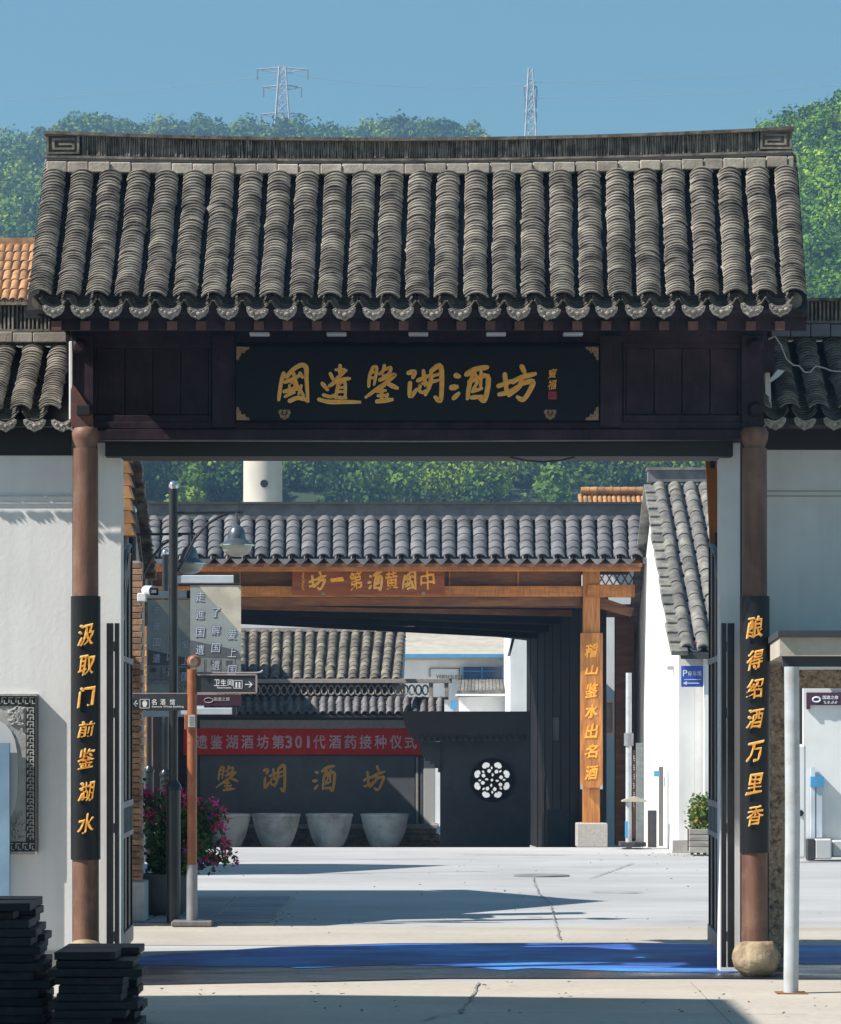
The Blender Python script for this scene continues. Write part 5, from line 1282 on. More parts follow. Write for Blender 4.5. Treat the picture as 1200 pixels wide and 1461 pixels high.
swp('cornice', 276, 618, 1021, 1027, Yc-.12, Yc+.5, M['grey_wall'])
for k, q in enumerate(((280,626,1176,1183),(280,623,1183.4,1190),(280,628,1190.4,1201),(280,631,1201.4,1212))): swp('plinth_course', *q, Yc-.10-.03*(k in (0,2,3))-.04*(k==3), Yc+.55, M['stone'] if k else M['stone_grey'], bev=.02)
tile_roof(sw, P(282,1018,Yc-.35), P(628,1018,Yc-.35), P(282,998,Yc-.02), P(628,998,Yc-.02), 30, 3, .065, M['tile_grey'], M['tile_grey'], parts=3, th=.015, tilt=2, jit=.003, over=1.2, span=(0,1), arc=80)
slab('coping_deck', [P(276,1020,Yc-.35), P(634,1020,Yc-.35), P(634,998,Yc+.1), P(276,998,Yc+.1)], .05, M['grey_wall'], sw)
swp('ridge_lower', 278, 640, 994.5, 998, Yc-.05, Yc+.15, M['grey_wall'])
swp('ridge_top', 276, 645, 968.5, 974.5, Yc-.06, Yc+.16, M['stone_grey'])
swp('ridge_core', 285, 560, 974.5, 994.5, Yc+.06, Yc+.10, M['grey_wall'])
for px in (612, 634): swp('ridge_pier', px, px+6, 974.6, 994.4, Yc-.03, Yc+.13, M['stone_grey'])
for k in range(34):
    px = 290+9.6*k
    bm = BM(); tube(bm, [P(px+4.2*math.cos(a), 984.5+7*math.sin(a), Yc) for a in [i*math.pi/4 for i in range(9)]], .02, 5); to_obj('pierced_ring', bm, M['drip'], sw)
for k, (cx_, ch) in enumerate(((324,'鑒'),(391,'湖'),(462,'酒'),(534,'坊'))):
    brush_char(sw, ch, cx_, 1110, 32, 37, Yc+.022, edge=.25, scale_w=.8)
rb = thing('red_banner', 'long red cloth banner with pale characters hung across the grey spirit wall', 'banner', P(440,1078,Yc-.06))
bm = BM()
pts_t = [(255,1037),(440,1040),(603,1038)]; n = 20; va=[]; vb=[]
for k in range(n+1):
    px = 235+368*k/n; sag = 1.6*math.sin(math.pi*k/n)+.35*math.sin(k*1.1)
    va.append(bm.verts.new(P(px,1038.5+sag,Yc-.05-.006*math.sin(k*1.7)))); vb.append(bm.verts.new(P(px,1077.5-sag*.5,Yc-.05-.012*math.sin(k*1.3))))
for k in range(n): bm.faces.new((va[k],vb[k],vb[k+1],va[k+1]))
r = bmesh.ops.extrude_face_region(bm, geom=list(bm.faces)); bmesh.ops.translate(bm, verts=[g for g in r['geom'] if isinstance(g,bmesh.types.BMVert)], vec=(0,.008,0))
bmesh.ops.recalc_face_normals(bm, faces=bm.faces)
to_obj('cloth', bm, M['banner_red'], rb)
tx = '遗鉴湖酒坊第301代酒药接种仪式'; px = 289
for ch, px in zip(tx, (287.5,309,331,353,375,397,412,426,440,455.5,478,500,521.5,543,565,586)):
    w = 11 if ch.isdigit() else 18
    glyph(rb, ch, px, 1058.5, w*.92 if not ch.isdigit() else (4 if ch=='1' else 9), 19 if not ch.isdigit() else 17, Yc-.066, M['banner_text'], depth=.003, weight=0 if ch=='1' else .022)
    nxt = 22.2 if not ch.isdigit() else 13
    px += {'第':20.5,'1':20.5}.get(ch, 14.5 if ch.isdigit() else 22.0)
# pots
for k, (px, lb_) in enumerate(((324,'leftmost pale glazed wine pot, partly behind the flowers'),(394,'pale glazed wine pot second from left before the spirit wall'),(470,'pale glazed wine pot third from left before the spirit wall'),(549,'rightmost pale glazed wine pot before the spirit wall'))):
    Yp = 66.6; c = P(px, 1210, Yp); c.z = GY(Yp)
    t = thing('wine_pot', lb_, 'pot', c, 'big clay pots before the spirit wall')
    bm = BM(); s = .455*(1.0,1.02,.985,1.01)[k]
    lathe(bm, c, [(s*.50,0),(s*.62,.04),(s*.78,.20),(s*.90,.38),(s*.965,.52),(s*.99,.585),(s*1.02,.60),(s*1.02,.645),(s*.96,.65),(s*.93,.60),(s*.85,.35),(s*.5,.06)], 36); to_obj('body', bm, M['pot'], t)
    rot = Matrix.Rotation(k*1.3, 3, 'Z')
    t.rotation_euler = (0,0,k*1.3)
    glyph(t, '酒' if k in (1,) else '福', px+6, 1192, 5, 8, Yp-.47, M['print_mid'], depth=.001, name='mark') if False else None

# ------------------------------------------------------------------ house roof behind the screen wall
hb = thing('courtyard_house', 'grey tiled house with white gable edge behind the spirit wall', 'house', (X(430,74), 74, GY(74)))
tile_roof(hb, P(250,972,72), P(566,972,72), P(248,901,74.5), P(574,901,74.5), 21, 13, .095, M['tile_brown'], M['tile_under'], parts=13, th=.02, tilt=3, jit=.005, over=1.3, span=(0,1), arc=76)
slab('roof_deck', [P(235,972,72), P(570,972,72), P(577,901,74.5), P(235,901,74.5)], .08, M['wood_black'], hb)
slab('rear_roof_slope', [P(235,901,74.55), P(577,901,74.55), P(570,972,72)+Vector((0,5,0)), P(235,972,72)+Vector((0,5,0))], .08, M['tile_moss'], hb)
bm = BM(); prism(bm, [P(570,975,72.1), P(576,975,72.1), P(580,898,74.5), P(576,898,74.5)], (0,.1,0)); to_obj('verge', bm, M['white'], hb)
bm = BM(); box(bm, X(235,74), X(578,72.4), 72.4, 76.6, -.45, Z(975,72.3)); to_obj('wall', bm, M['plaster_far'], hb)
bm = BM(); pbox(bm, 235, 578, 896, 901, 74.4, 74.65); to_obj('ridge_base', bm, M['stone_grey'], hb)
bm = BM(); pbox(bm, 235, 572, 889.5, 895.8, 74.4, 74.65); to_obj('ridge_course', bm, M['plaster_far'], hb)
bm = BM()
for k in range(44):
    a = 250+7.4*k; 
    if a < 567:
        for (dx,dy) in ((0,0),(3.7,0),(1.85,2.6),(1.85,-2.6)): pbox(bm, a+dx, a+dx+1.9, 884+dy-1, 884+dy+1, 74.5, 74.56)
pbox(bm, 248, 572, 878.5, 880.5, 74.5, 74.56)
to_obj('ridge_tracery', bm, M['white'], hb)

# white building with blue windows further back
wbg = thing('white_building', 'white building with grey roof, bright blue eave line and blue window beyond the passage', 'building', (X(660,100), 100, -.45))
def wb(name, a, b, c, d, y0, y1, m, bev=0, parent=None): 
    bm = BM(); pbox(bm, a, b, c, d, y0, y1, bev=bev); return to_obj(name, bm, m, parent or wbg)
bm = BM(); box(bm, X(540,100), X(728,100), 100, 110, -.45, Z(938,100)); to_obj('wall', bm, M['plaster_far'], wbg)
slab('roof_slope', [P(530,935,99.6), P(727,934,99.6), P(720,880,106), P(540,870,106)], .15, M['concrete'], wbg)
wb('blue_gutter', 572, 727, 933, 938, 99.5, 99.7, M['blue_trim'])
wdo = wb('window', 660, 716, 951, 973, 99.94, 99.99, M['blue_glass'])
for a in (660, 687, 713.8): 
    bm = BM(); pbox(bm, a, a+1.6, 951.2, 972.8, 99.90, 99.935); to_obj('window_frame', bm, M['blue_trim'], wdo)
bm = BM(); pbox(bm, 658.5, 717.5, 949.5, 951, 99.86, 99.935); to_obj('window_frame', bm, M['pipe'], wdo)
bm = BM(); pbox(bm, 661.6, 713.8, 957, 958.2, 99.90, 99.935); to_obj('window_frame', bm, M['blue_trim'], wdo)
bm = BM()
for q in ((613,614,954,966),(613,656,953,954),(655,656,954,962)): pbox(bm, *q, 99.93, 99.98)
to_obj('sign_frame', bm, M['fret'], wbg)
glyph(wbg, 'YERSOLESS', 641, 966, 38, 6, 99.95, M['fret'], depth=.01, name='lettering')
porch = [P(652,990,97.5), P(729,988,97.5), P(727,972,99.9), P(654,973,99.9)]
slab('porch_roof', porch, .1, M['tile_grey'], wbg)
for k in range(15):
    a = porch[0].lerp(porch[1], (k+.5)/15); b = porch[3].lerp(porch[2], (k+.5)/15)
    bm = BM(); tube(bm, [a+Vector((0,0,.03)), b+Vector((0,0,.03))], .07, 6); to_obj('roof_tile_row', bm, M['tile_moss'], wbg)
wb('porch_wall', 655, 729, 991, 1030, 97.8, 98.4, M['plaster_far']); wb('porch_band', 650, 730, 990, 993, 97.4, 97.9, M['white'])
wb('porch_door', 643, 652, 1000, 1012, 97.9, 97.95, M['blue_trim'])
bm = BM(); box(bm, X(728,92), X(775,92), 92, 99, -.45, Z(900,92)); to_obj('tower', bm, M['plaster_far'], wbg)
bm = BM(); prism(bm, [P(724,936,92), P(728,936,92), P(738,898,92), P(734,898,92)], (0,.3,0)); to_obj('verge', bm, M['tile_grey'], wbg)
# bright yard wall seen through the flower window
bm = BM(); box(bm, X(610,91), X(790,91), 91, 91.2, -.5, Z(1045,91)); tag(to_obj('yard_wall', bm, M['plaster_far']), 'white yard wall seen through the flower-shaped window', 'wall')

# chimney
ch_ = thing('chimney', 'tall cream chimney with one dark hole in front of the hills', 'chimney', (X(375,150), 150, -.45))
bm = BM(); tube(bm, [(X(375,150),150,-.45), (X(375,150),150,18.0)], [.9,.82], 36); to_obj('shaft', bm, M['cream_chimney'], ch_)
bm = BM(); lathe(bm, (0,0,0), [(.17,0),(.17,.03)], 12); bmesh.ops.rotate(bm, verts=bm.verts, matrix=Matrix.Rotation(math.radians(90),3,'X')); bmesh.ops.translate(bm, verts=bm.verts, vec=P(377,690,149.17)); to_obj('hole', bm, M['black'], ch_)

# orange roof right of the second gate
orr = thing('orange_roofed_shed', 'small orange tiled roof showing above the right end of the grey tiled gate', 'house', (X(880,72), 72, -.4))
bm = BM(); box(bm, X(835,71), X(925,71), 70.6, 75, -.45, Z(770,70.6)); to_obj('wall', bm, M['plaster_far'], orr)
tile_roof(orr, P(829,780,70), P(926,780,70), P(829,708,72), P(926,708,72), 15, 6, .05, M['tile_orange'], M['tile_orange'], parts=6, th=.015, tilt=3, jit=.003, over=1.15, span=(0,1), arc=70)
slab('roof_deck', [P(828,781,70), P(928,781,70), P(928,709,72), P(828,709,72)], .1, M['tile_orange'], orr)
slab('rear_roof_slope', [P(828,709,72.05), P(928,709,72.05), P(928,781,70)+Vector((0,4,0)), P(828,781,70)+Vector((0,4,0))], .1, M['tile_orange'], orr)
for k in range(9):
    a = 829+11*k; bm = BM(); tube(bm, [P(a,700,72)+Vector((0,0,0)), P(a+11.4,700,72)], [.075,.085], 10); to_obj('ridge_tile', bm, M['tile_orange'], orr)

# ------------------------------------------------------------------ right white house
rh = thing('white_gabled_house', 'white gabled house with grey tiled roof right of the second gate', 'house', (5.2, 58.5, GY(58)))
xg = X(970,53)
yf, yr, yb = 53.2, 59.0, 64.6
zf, zr, zb2 = Z(928,52.8), Z(690,59.0), Z(928,52.8)
bm = BM(); prism(bm, [Vector((xg,yf,-.02)), Vector((xg,yf,zf+.1)), Vector((xg,yr,zr-.1)), Vector((xg,yb,zb2)), Vector((xg,yb,-.4))], (.24,0,0)); to_obj('gable_wall', bm, M['plaster_far'], rh)
bm = BM(); box(bm, xg+.241, 9.5, yf+.001, yf+.25, -.02, zf+.1); to_obj('front_wall', bm, M['plaster_far'], rh)
bm = BM(); box(bm, xg-.10, xg+.26, yf-.02, yf+.0, 0, .2); to_obj('plinth', bm, M['stone_grey'], rh)
e0 = Vector((xg+.02, 52.8, zf)); e1 = Vector((xg+5, 52.8, zf)); r0 = Vector((xg+.02, 59, zr)); r1 = Vector((xg+5, 59, zr))
tile_roof(rh, e0, e1, r0, r1, 20, 14, .11, M['tile_moss'], M['tile_grey'], parts=14, th=.03, tilt=2.2, jit=.006, over=1.12, span=(0.015,1), arc=72, rowsel=lambda i: i < 6)
slab('roof_deck', [e0+Vector((-.02,0,-.03)), e1+Vector((0,0,-.03)), r1+Vector((0,0,-.03)), r0+Vector((-.02,0,-.03))], .1, M['fret'], rh)
slab('rear_roof_slope', [r0+Vector((-.02,.01,-.03)), r1+Vector((0,.01,-.03)), Vector((e1.x,yb+.4,zf-.03)), Vector((e0.x-.02,yb+.4,zf-.03))], .1, M['tile_moss'], rh)
vt = BM(); box(vt, -.16, .10, -.16, .30, -.03, .05, bev=.01); vt_me = bpy.data.meshes.new('verge_tile'); vt.to_mesh(vt_me); vt.free(); vt_me.materials.append(M['tile_moss'])
sl_ang = math.atan2(zr-zf, 6.2)
for k in range(19):
    p = e0.lerp(r0, k/19)
    inst('verge_tile', vt_me, Matrix.Translation(p+Vector((-.03+random.gauss(0,.008),0,0))) @ Matrix.Rotation(sl_ang-.12,4,'X'), rh)
    p = Vector((e0.x, yb+.4, zf)).lerp(r0, k/19)
    inst('verge_tile', vt_me, Matrix.Translation(p+Vector((-.02,0,-.03))) @ Matrix.Rotation(-sl_ang,4,'X'), rh)
bm = BM(); box(bm, xg-.1, xg+5, 58.85, 59.15, zr+.02, zr+.22); to_obj('ridge', bm, M['tile_grey'], rh)
bm = BM(); box(bm, xg-.12, xg+5, 58.8, 59.2, zr+.22, zr+.26); to_obj('ridge_cap', bm, M['tile_moss'], rh)
bm = BM(); pbox(bm, 975, 1030, 916, 938, 52.95, 53.15); to_obj('eave_corbel', bm, M['rafter'], rh)
bm = BM(); pbox(bm, 1005, 1016, 936, 1215, 52.9, 53.15); to_obj('corner_pilaster', bm, M['plaster_far'], rh)
bm = BM(); box(bm, xg-.10, xg-.001, 54.2, 54.35, Z(955,54), Z(950,54)); to_obj('ledge', bm, M['stone_grey'], rh)
bm = BM(); box(bm, xg-.07, xg-.001, 56.6, 56.68, 0, 1.3); to_obj('downpipe', bm, M['pot_dark'], rh)
bm = BM(); box(bm, xg-.14, xg-.001, 58.2, 58.4, -.1, .55); to_obj('downpipe_foot', bm, M['fret'], rh)
bm = BM(); pbox(bm, 934, 941, 1100, 1108, 56.2, 56.4); to_obj('wall_box', bm, M['blue_trim'], rh)
# parking sign
ps = thing('parking_sign', 'small blue parking sign with white arrow on the shaded house corner', 'sign', P(988,980,52.8))
bm = BM(); pbox(bm, 972, 1003.5, 950, 980, 52.86, 52.89, bev=.004); to_obj('panel', bm, M['blue_paint'], ps)
glyph(ps, 'P', 977.5, 960.5, 6, 9, 52.858, M['white'], depth=.003, weight=.0)
for k, ch in enumerate('停车场'): glyph(ps, ch, 984.5+6.6*k, 961, 5.8, 7.5, 52.858, M['white'], depth=.003, weight=.0)
bm = BM(); pbox(bm, 976, 1000, 969.2, 970, 52.855, 52.859); pbox(bm, 978, 998, 974.2, 975.3, 52.855, 52.859)
prism(bm, [P(974.5,974.8,52.858), P(980,971.8,52.858), P(980,977.6,52.858)], (0,-.003,0)); to_obj('arrow', bm, M['white'], ps)
# planter box with yellow flowering shrub
pl = thing('planter_box', 'boarded grey planter with a light green flowering shrub by the right house corner', 'planter', (X(1003,52.2), 52.2, 0))
for k in range(4):
    bm = BM(); pbox(bm, 983.5, 1030, 1183+8.6*k, 1191+8.6*k, 51.95, 52.02, bev=.008); to_obj('board', bm, M['planter_wood'], pl)
bm = BM(); pbox(bm, 985, 1030, 1184, 1215, 52.03, 52.6); to_obj('tub', bm, M['soil'], pl)
for k in range(5): 
    bm = BM(); pbox(bm, 986+9*k, 990+9*k, 1216, 1220, 51.97, 52.1); to_obj('foot', bm, M['fret'], pl)
rs = random.Random(8); it = []; fl = []; stm = BM()
for j in range(16):
    px, py = rs.uniform(984,1026), rs.uniform(1135,1178); e = P(px,py,52.2+rs.uniform(-.15,.3)); a = P(1003+rs.uniform(-14,14),1184,52.25)
    tube(stm, [a, a.lerp(e,.5)+Vector((rs.uniform(-.04,.04),0,.05)), e], [.012,.008,.004], 5)
    for k in range(60):
        t = rs.random()**.6; it.append((a.lerp(e,t)+Vector((rs.gauss(0,.06),rs.gauss(0,.06),rs.gauss(0,.06))), rs.uniform(.02,.04)))
    for k in range(5): fl.append((a.lerp(e,rs.uniform(.5,1))+Vector((rs.gauss(0,.06),rs.gauss(0,.08)-.08,rs.gauss(0,.06))), rs.uniform(.018,.03)))
to_obj('stems', stm, M['stem'], pl); leafcloud('foliage', it, M['leaf_light'], pl, 5); leafcloud('flowers', fl, M['petal_yellow'], pl, 6)
# grey post with hanging notice and small things before the white gable
gp_ = thing('notice_post', 'slim grey post with a narrow vertical notice board beside the white gable wall', 'post', (X(897,55.2), 55.2, 0))
bm = BM(); tube(bm, [(X(897,55.2),55.2,0), (X(897,55.2),55.2,Z(960,55.2))], [.05,.045], 12); to_obj('post', bm, M['pipe'], gp_)
bm = BM(); tube(bm, [(X(897,55.2),55.2,Z(1064,55.2)), (X(897,55.2),55.2,Z(1046,55.2))], .075, 12); to_obj('collar', bm, M['steel'], gp_)
bm = BM(); pbox(bm, 903, 906.5, 1070, 1196, 55.2, 55.3); to_obj('notice_board', bm, M['rafter'], gp_)
for k in range(6): dabs(gp_, 904.7, 1082+13*k, 2.4, 8, 55.198, M['white'], k+40)
bm = BM(); prism(bm, [P(888,1142,55.0), P(906,1136,55.0), P(923,1142,55.0), P(923,1144,55.0), P(888,1144,55.0)], (0,.3,0)); to_obj('little_roof', bm, M['concrete'], gp_)
bm = BM(); pbox(bm, 908, 919, 1060, 1204, 55.5, 55.6); to_obj('back_board', bm, M['print_mid'], gp_)
bm = BM(); pbox(bm, 886, 922, 1202, 1208, 55.0, 55.7); to_obj('plinth', bm, M['fret'], gp_)
bm = BM(); pbox(bm, 892, 896, 1172, 1196, 54.9, 54.95); to_obj('blue_tag', bm, M['blue_trim'], gp_)

# orange board and lead behind right leaf
bm = BM(); prism(bm, [P(1006,640,28.9), P(1022,640,28.9), P(1028,792,28.9), P(1014,792,28.9)], (0,.05,0)); ob = tag(to_obj('orange_board', bm, M['orange_board']), 'narrow leaning orange board above the right gate leaf', 'board')
for q in ((1014,1020,652,668),(1021,1027,760,790)):
    bm = BM(); pbox(bm, *q, 28.86, 28.89); to_obj('bracket', bm, M['black'], ob)

# ------------------------------------------------------------------ far things through the side doorway
sd = thing('side_yard_wall', 'sunlit white yard wall with a wine-red sign strip seen through the side doorway', 'wall', (X(1190,50), 50, 0))
def sdp(nm, a,b,c,d,y0,y1,m,bev=0,parent=sd): bm = BM(); pbox(bm,a,b,c,d,y0,y1,bev=bev); return to_obj(nm,bm,m,parent)
sdp('wall', 1146, 1290, 962, 1223, 50, 50.25, M['plaster_far'])
sdp('sign_strip', 1151, 1290, 988, 1006, 49.93, 49.99, M['wine'])
sdp('sign_foot', 1151, 1156, 1006, 1012, 49.93, 49.99, M['wine'])
bm = BM(); tube(bm, [P(1165+5.5*math.cos(a), 998+3.4*math.sin(a), 49.92) for a in [i*math.pi/6 for i in range(13)]], .012, 5); to_obj('emblem', bm, M['print_white'], sd)
glyph(sd, '国遗之旅', 1185, 995, 22, 5, 49.925, M['print_white'], depth=.004, name='lettering', weight=.02)
for k in range(4): dabs(sd, 1177+5.4*k, 1002, 4, 4, 49.925, M['print_white'], k+60)
sdp('dark_opening', 1138, 1146, 975, 1070, 50.1, 50.15, M['wood_black'])
sdp('blue_strip', 1157, 1163, 1095, 1195, 49.9, 49.98, M['rail_pale']); sdp('blue_strip', 1165, 1173, 1108, 1195, 49.9, 49.98, M['rail_pale']); sdp('wall_box', 1157, 1176, 1108, 1123, 49.86, 49.95, M['blue_trim'])
sdp('stone_step', 1163, 1187, 1197, 1226, 49.7, 49.95, M['plaster_grey'], .02); sdp('dark_step', 1152, 1163, 1197, 1227, 49.7, 49.95, M['fret'], .01); sdp('stone_step', 1188, 1290, 1199, 1222, 49.8, 49.98, M['plaster_grey'], .02)
for k in range(7):
    bm = BM(); q = P(1178+7*(k%4)+3*(k//4), 968+8*(k//4), 49.95); tube(bm, [q+Vector((.05*math.cos(a),0,.05*math.sin(a))) for a in [i*math.pi/4 for i in range(9)]], .016, 5); to_obj('relief_flower', bm, M['carving'], sd)
dj = thing('round_hook_stone', 'pale carved jamb stone with a round black hole inside the side doorway', 'stone', P(1139,1225,49))
bm = BM(); pbox(bm, 1128, 1150, 1062, 1225, 49.2, 49.4, bev=.03); to_obj('slab', bm, M['plaster_far'], dj)
bm = BM(); lathe(bm, (0,0,0), [(.045,0),(.045,.02)], 12); bmesh.ops.rotate(bm, verts=bm.verts, matrix=Matrix.Rotation(math.radians(90),3,'X')); bmesh.ops.translate(bm, verts=bm.verts, vec=P(1142,1160,49.2)); to_obj('hole', bm, M['black'], dj)

# fallen leaves and grit on the ground
rs = random.Random(31); it = []
for k in range(420):
    if k < 160: x_, y_ = rs.gauss(-2.2,.6), rs.gauss(33.6,.7); 
    elif k < 260: x_, y_ = rs.gauss(4.1,.5), rs.gauss(51.6,.5)
    else: x_, y_ = rs.uniform(-2.4,4.5), rs.choice((rs.uniform(22,25), rs.uniform(29.6,50)))
    it.append((Vector((x_, y_, .028)), rs.uniform(.007,.016)))
lm = mat('dry_leaf', (0.20,0.13,0.05), (0.12,0.08,0.035), rough=.9, rnd=.5)
vv = []; ff = []
for p_, s_ in it:
    a_ = rs.random()*6.28; k = len(vv)
    for t_ in (0,1.3,3.14,4.4): vv.append((p_.x+s_*1.3*math.cos(a_+t_), p_.y+s_*1.3*math.sin(a_+t_), p_.z+rs.uniform(-.006,.008)))
    ff.append((k,k+1,k+2,k+3))
me_ = bpy.data.meshes.new('fallen_leaves'); me_.from_pydata(vv, [], ff); me_.materials.append(lm)
fo = bpy.data.objects.new('fallen_leaves', me_); C.objects.link(fo); stuff(fo); tag(fo, 'small dry leaves scattered over the courtyard and forecourt', 'leaves')

# ------------------------------------------------------------------ hills with woods, pylons, air
PROF = [(a_, b_+13) for a_, b_ in [(-250,230),(-60,205),(0,200),(40,185),(90,170),(130,165),(180,172),(200,182),(240,172),(300,176),(370,180),(440,178),(480,184),(492,196),(505,180),(560,172),(620,176),(680,184),(700,198),(760,240),(900,300),(1100,330),(1500,360)]]
PROFR = [(a_, b_+24) for a_, b_ in [(700,700),(860,640),(950,560),(1010,420),(1060,250),(1090,190),(1110,172),(1150,168),(1170,152),(1190,140),(1240,120),(1340,90),(1500,80),(1700,90)]]
def prof(T, px): return float(np.interp(px, [a for a,_ in T], [b for _,b in T]))
def hill(name, T, Yn, Yf, pxs, pnear):
    """slope rising from row pnear at depth Yn to the profile row at depth Yf"""
    bm = BM(); g = []
    for px in pxs:
        row = []
        for j in range(9):
            t = j/8; Y = Yn+(Yf-Yn)*t; x = X(px, Yf)*(.55+.45*Y/Yf)
            zt = Z(prof(T,px)+14, Yf); zn = Z(pnear, Yn)
            z = zn+(zt-zn)*t**.9
            row.append(bm.verts.new((x, Y, z)))
        row.append(bm.verts.new((X(px,Yf), Yf+200, -5)))
        row.insert(0, bm.verts.new((X(px,Yf)*.45, Yn-90, -2)))
        g.append(row)
    for a, b in zip(g, g[1:]):
        for j in range(len(a)-1): bm.faces.new((a[j], b[j], b[j+1], a[j+1]))
    return struct(to_obj(name, bm, M['forest_floor'], smooth=True))
hill('hill', PROF, 250, 620, range(-250, 1501, 25), 735)
hill('hill', PROFR, 210, 330, range(700, 1701, 20), 760)
def crowns(name, label, pts, seed):
    """pts: (x,y,z,radius,nleaf,leafsize,(r,g,b))"""
    r = np.random.default_rng(seed); Vs = []; Cs = []
    for (x, y, z, R_, n, ls, col) in pts:
        nb = 7
        bc = r.normal(size=(nb,3)); bc /= np.linalg.norm(bc,axis=1)[:,None]; bc *= R_*.55; bc[:,2] *= .8; br = R_*r.uniform(.35,.62,nb)
        k = r.integers(0,nb,n); d = r.normal(size=(n,3)); d /= np.linalg.norm(d,axis=1)[:,None]
        c = bc[k]+d*(br[k]*r.uniform(.75,1.08,n))[:,None]; c[:,2] = c[:,2]*1.05
        nd = d+r.normal(size=(n,3))*.45; nd /= np.linalg.norm(nd,axis=1)[:,None]
        w = r.normal(size=(n,3)); u = np.cross(nd,w); u /= np.linalg.norm(u,axis=1)[:,None]; v = np.cross(nd,u)
        s = (ls*r.uniform(.6,1.3,n))[:,None]; c = c+np.array([x,y,z+R_*.6])
        Vs.append(np.stack([c-u*s, c-v*s*.75+nd*s*.2, c+u*s, c+v*s*.75+nd*s*.2],1).reshape(-1,3))
        cc = np.array(col)[None,:]*r.uniform(.75,1.3,(n,1)); Cs.append(np.repeat(np.c_[cc, np.ones(n)],4,axis=0))
    V = np.concatenate(Vs); K = np.concatenate(Cs); nq = len(V)//4
    me = bpy.data.meshes.new(name)
    me.vertices.add(len(V)); me.vertices.foreach_set('co', V.ravel().astype(np.float32))
    me.loops.add(len(V)); me.loops.foreach_set('vertex_index', np.arange(len(V), dtype=np.int32))
    me.polygons.add(nq); me.polygons.foreach_set('loop_start', np.arange(0,len(V),4,dtype=np.int32)); me.polygons.foreach_set('loop_total', np.full(nq,4,dtype=np.int32))
    me.update(); a = me.color_attributes.new('tint','FLOAT_COLOR','POINT'); a.data.foreach_set('color', K.ravel().astype(np.float32))
    me.materials.append(M['crown']); me.validate()
    o = bpy.data.objects.new(name, me); C.objects.link(o); stuff(o); tag(o, label, 'trees')
    return o
def tint(rs):
    q = rs.random()
    if q < .2: return (2.1, 1.7, .7)
    if q < .42: return (1.4, 1.4, .8)
    if q < .36: return (2.3, 1.1, .8)
    if q < .62: return (.8, .95, .95)
    return (.38, .52, .70)
rs = random.Random(21)
pts = []
def surf(T, Yn, Yf, px, t, pnear):
    Y = Yn+(Yf-Yn)*t; x = X(px,Yf)*(.55+.45*Y/Yf); zt = Z(prof(T,px)+14,Yf); zn = Z(pnear,Yn)
    return x, Y, zn+(zt-zn)*t**.9
def row_of(x, Y, z): return 600+x/Y*F, HZ-(z-CH)/Y*F
vis = 0
for i in range(26000):
    px = rs.uniform(-120, 1320); t = rs.random()**.8
    x, Y, z = surf(PROF, 250, 620, px, t, 735)
    sx, sy = row_of(x, Y, z)
    # only where the photograph's place shows woods: above the roofs, at the left, and through the gateway
    R_ = rs.uniform(2.2,3.8)
    if (-60 < sx < 90 and 150 < sy < 470) or (60 <= sx < 760 and t > .93):
        if rs.random() < (.14 if sx < 90 else .42): pts.append((x,Y,z-.8+rs.uniform(-1.2,1.6),R_*rs.uniform(.6,1.05),230,.34,tint(rs)))
    elif 170 < sx < 1060 and 620 < sy < 745:
        if rs.random() < .34: pts.append((x,Y,z-.6+rs.uniform(-.8,.8),R_*rs.uniform(.55,1.0),640,.20,tint(rs)))
rs.shuffle(pts); print('all', len(pts)); pts = pts[:2300]
crowns('hill_wood', 'hazy wooded hill of mixed green trees behind the gate roofs', pts, 3)
print('crowns left', len(pts))
pts = []
for i in range(9000):
    px = rs.uniform(960, 1420); t = rs.random()**.8
    x, Y, z = surf(PROFR, 210, 330, px, t, 760)
    sx, sy = row_of(x, Y, z)
    if 1075 < sx < 1290 and 100 < sy < 470 and rs.random() < .28:
        c = tint(rs); c = (c[0]*1.25, c[1]*1.35, c[2]*.9); pts.append((x,Y,z-.4+rs.uniform(-.6,.8),rs.uniform(1.2,2.9),520,.19,c))
    elif 840 < sx < 1060 and 600 < sy < 740 and rs.random() < .6: pts.append((x,Y,z-.4,rs.uniform(1.4,2.4),420,.19,tint(rs)))
crowns('hill_wood', 'brighter green wooded slope at the right edge behind the gate roof', pts, 4)
print('crowns right', len(pts))

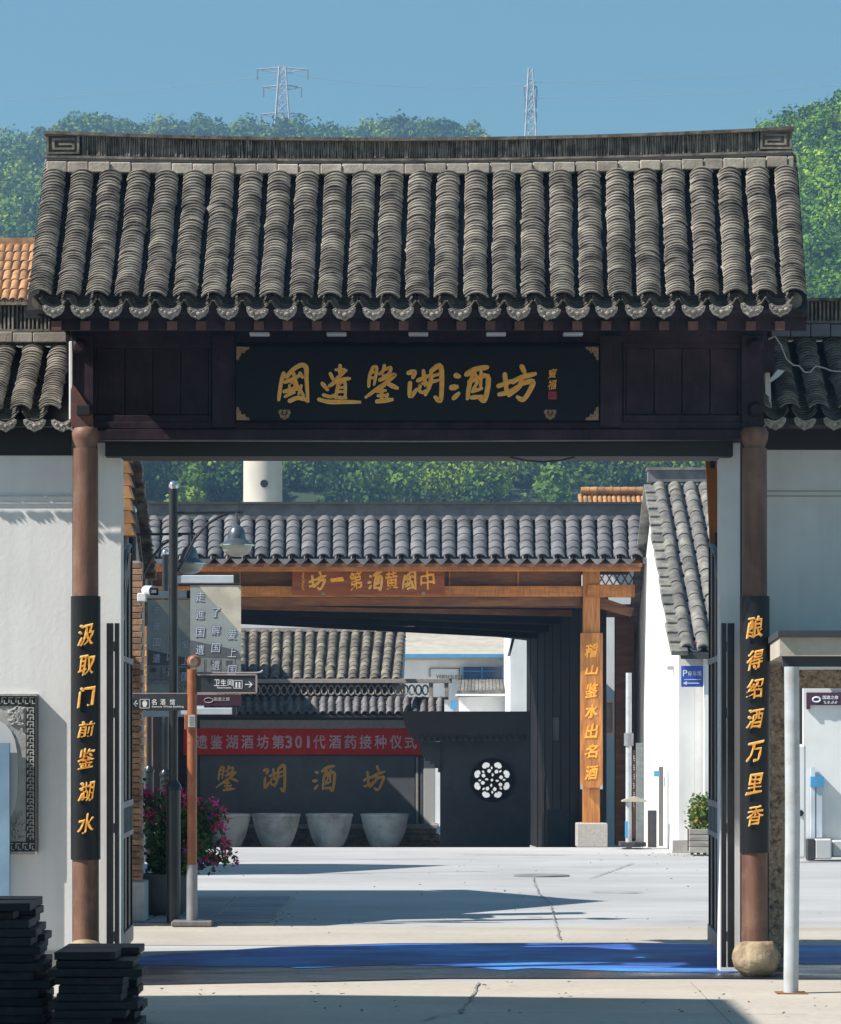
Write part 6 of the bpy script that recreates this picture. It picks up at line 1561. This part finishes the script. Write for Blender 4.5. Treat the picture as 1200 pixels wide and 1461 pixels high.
def pylon(px, topy, Y, arms, label, wid, g='high-voltage pylons on the hill'):
    zb = Z(215, Y)-4; zt = Z(topy, Y); x = X(px, Y)
    p = thing('pylon', label, 'pylon', (x, Y, zb), g)
    bm = BM(); H = zt-zb; lv = 9
    def w(t): return wid*(1-.72*t)
    cs = lambda t: [Vector((x+a*w(t), Y+b*w(t), zb+H*t)) for a, b in ((-1,-1),(1,-1),(1,1),(-1,1))]
    for k in range(4): tube(bm, [cs(0)[k], cs(1)[k]], .13, 4)
    for i in range(lv):
        a, b = cs(i/lv), cs((i+1)/lv)
        for k in range(4):
            tube(bm, [a[k], b[(k+1)%4]], .075, 3); tube(bm, [a[(k+1)%4], b[k]], .075, 3); tube(bm, [b[k], b[(k+1)%4]], .07, 3)
    to_obj('tower', bm, M['pylon'], p)
    for (py, hw) in arms:
        z = Z(py, Y); h = hw*Y/F
        bm = BM()
        for s in (-1,1):
            tube(bm, [Vector((x,Y,z+.35)), Vector((x+s*h,Y,z))], .12, 4); tube(bm, [Vector((x,Y,z-.75)), Vector((x+s*h,Y,z))], .10, 4)
            for k in range(1,5):
                t = k/5; tube(bm, [Vector((x+s*h*t,Y,z+.35*(1-t))), Vector((x+s*h*(t-.1),Y,z-.75*(1-t)))], .06, 3)
        a = to_obj('cross_arm', bm, M['pylon'], p)
        for s in (-1,1):
            bm = BM(); tube(bm, [Vector((x+s*h,Y,z-.05)), Vector((x+s*h,Y,z-1.9))], .13, 5); to_obj('insulator', bm, M['grey_band'], a)
    return p
pylon(403, 95, 640, ((99,36),(124,27),(163,30)), 'wide-armed lattice pylon on the hill above the left half of the gate roof', 2.0)
pylon(757, 98, 640, ((124,9),(140,8),(160,8)), 'slender lattice pylon above the right half of the gate roof', 1.35)
for k, (a, b) in enumerate((((-300,150),(403,106)), ((403,103),(757,120)), ((757,118),(1500,60)), ((757,140),(1500,88)))):
    bm = BM(); pA = P(*a,640); pB = P(*b,640); m_ = []
    for i in range(17): t = i/16; q = pA.lerp(pB,t); q.z -= 1.6*4*t*(1-t); m_.append(q)
    tube(bm, m_, .045, 3); tag(to_obj('power_line', bm, M['pylon']), ['faint power line leaving the wide pylon towards the left','faint power line strung between the two pylons','faint upper power line leaving the slender pylon towards the right','faint lower power line leaving the slender pylon towards the right'][k], 'power line', 'power lines')

# air: hills fade to blue
bm = BM(); box(bm, -500, 500, -30, 900, -8, 190)
hz = bpy.data.materials.new('air'); hz.use_nodes = True; hn = hz.node_tree; hn.nodes.clear()
pv = hn.nodes.new('ShaderNodeVolumePrincipled'); pv.inputs['Color'].default_value = (.36,.62,1,1); pv.inputs['Density'].default_value = HAZE_D
pv.inputs['Anisotropy'].default_value = .2
ho = hn.nodes.new('ShaderNodeOutputMaterial'); hn.links.new(pv.outputs[0], ho.inputs['Volume'])
hz_o = to_obj('haze', bm, hz); stuff(hz_o)
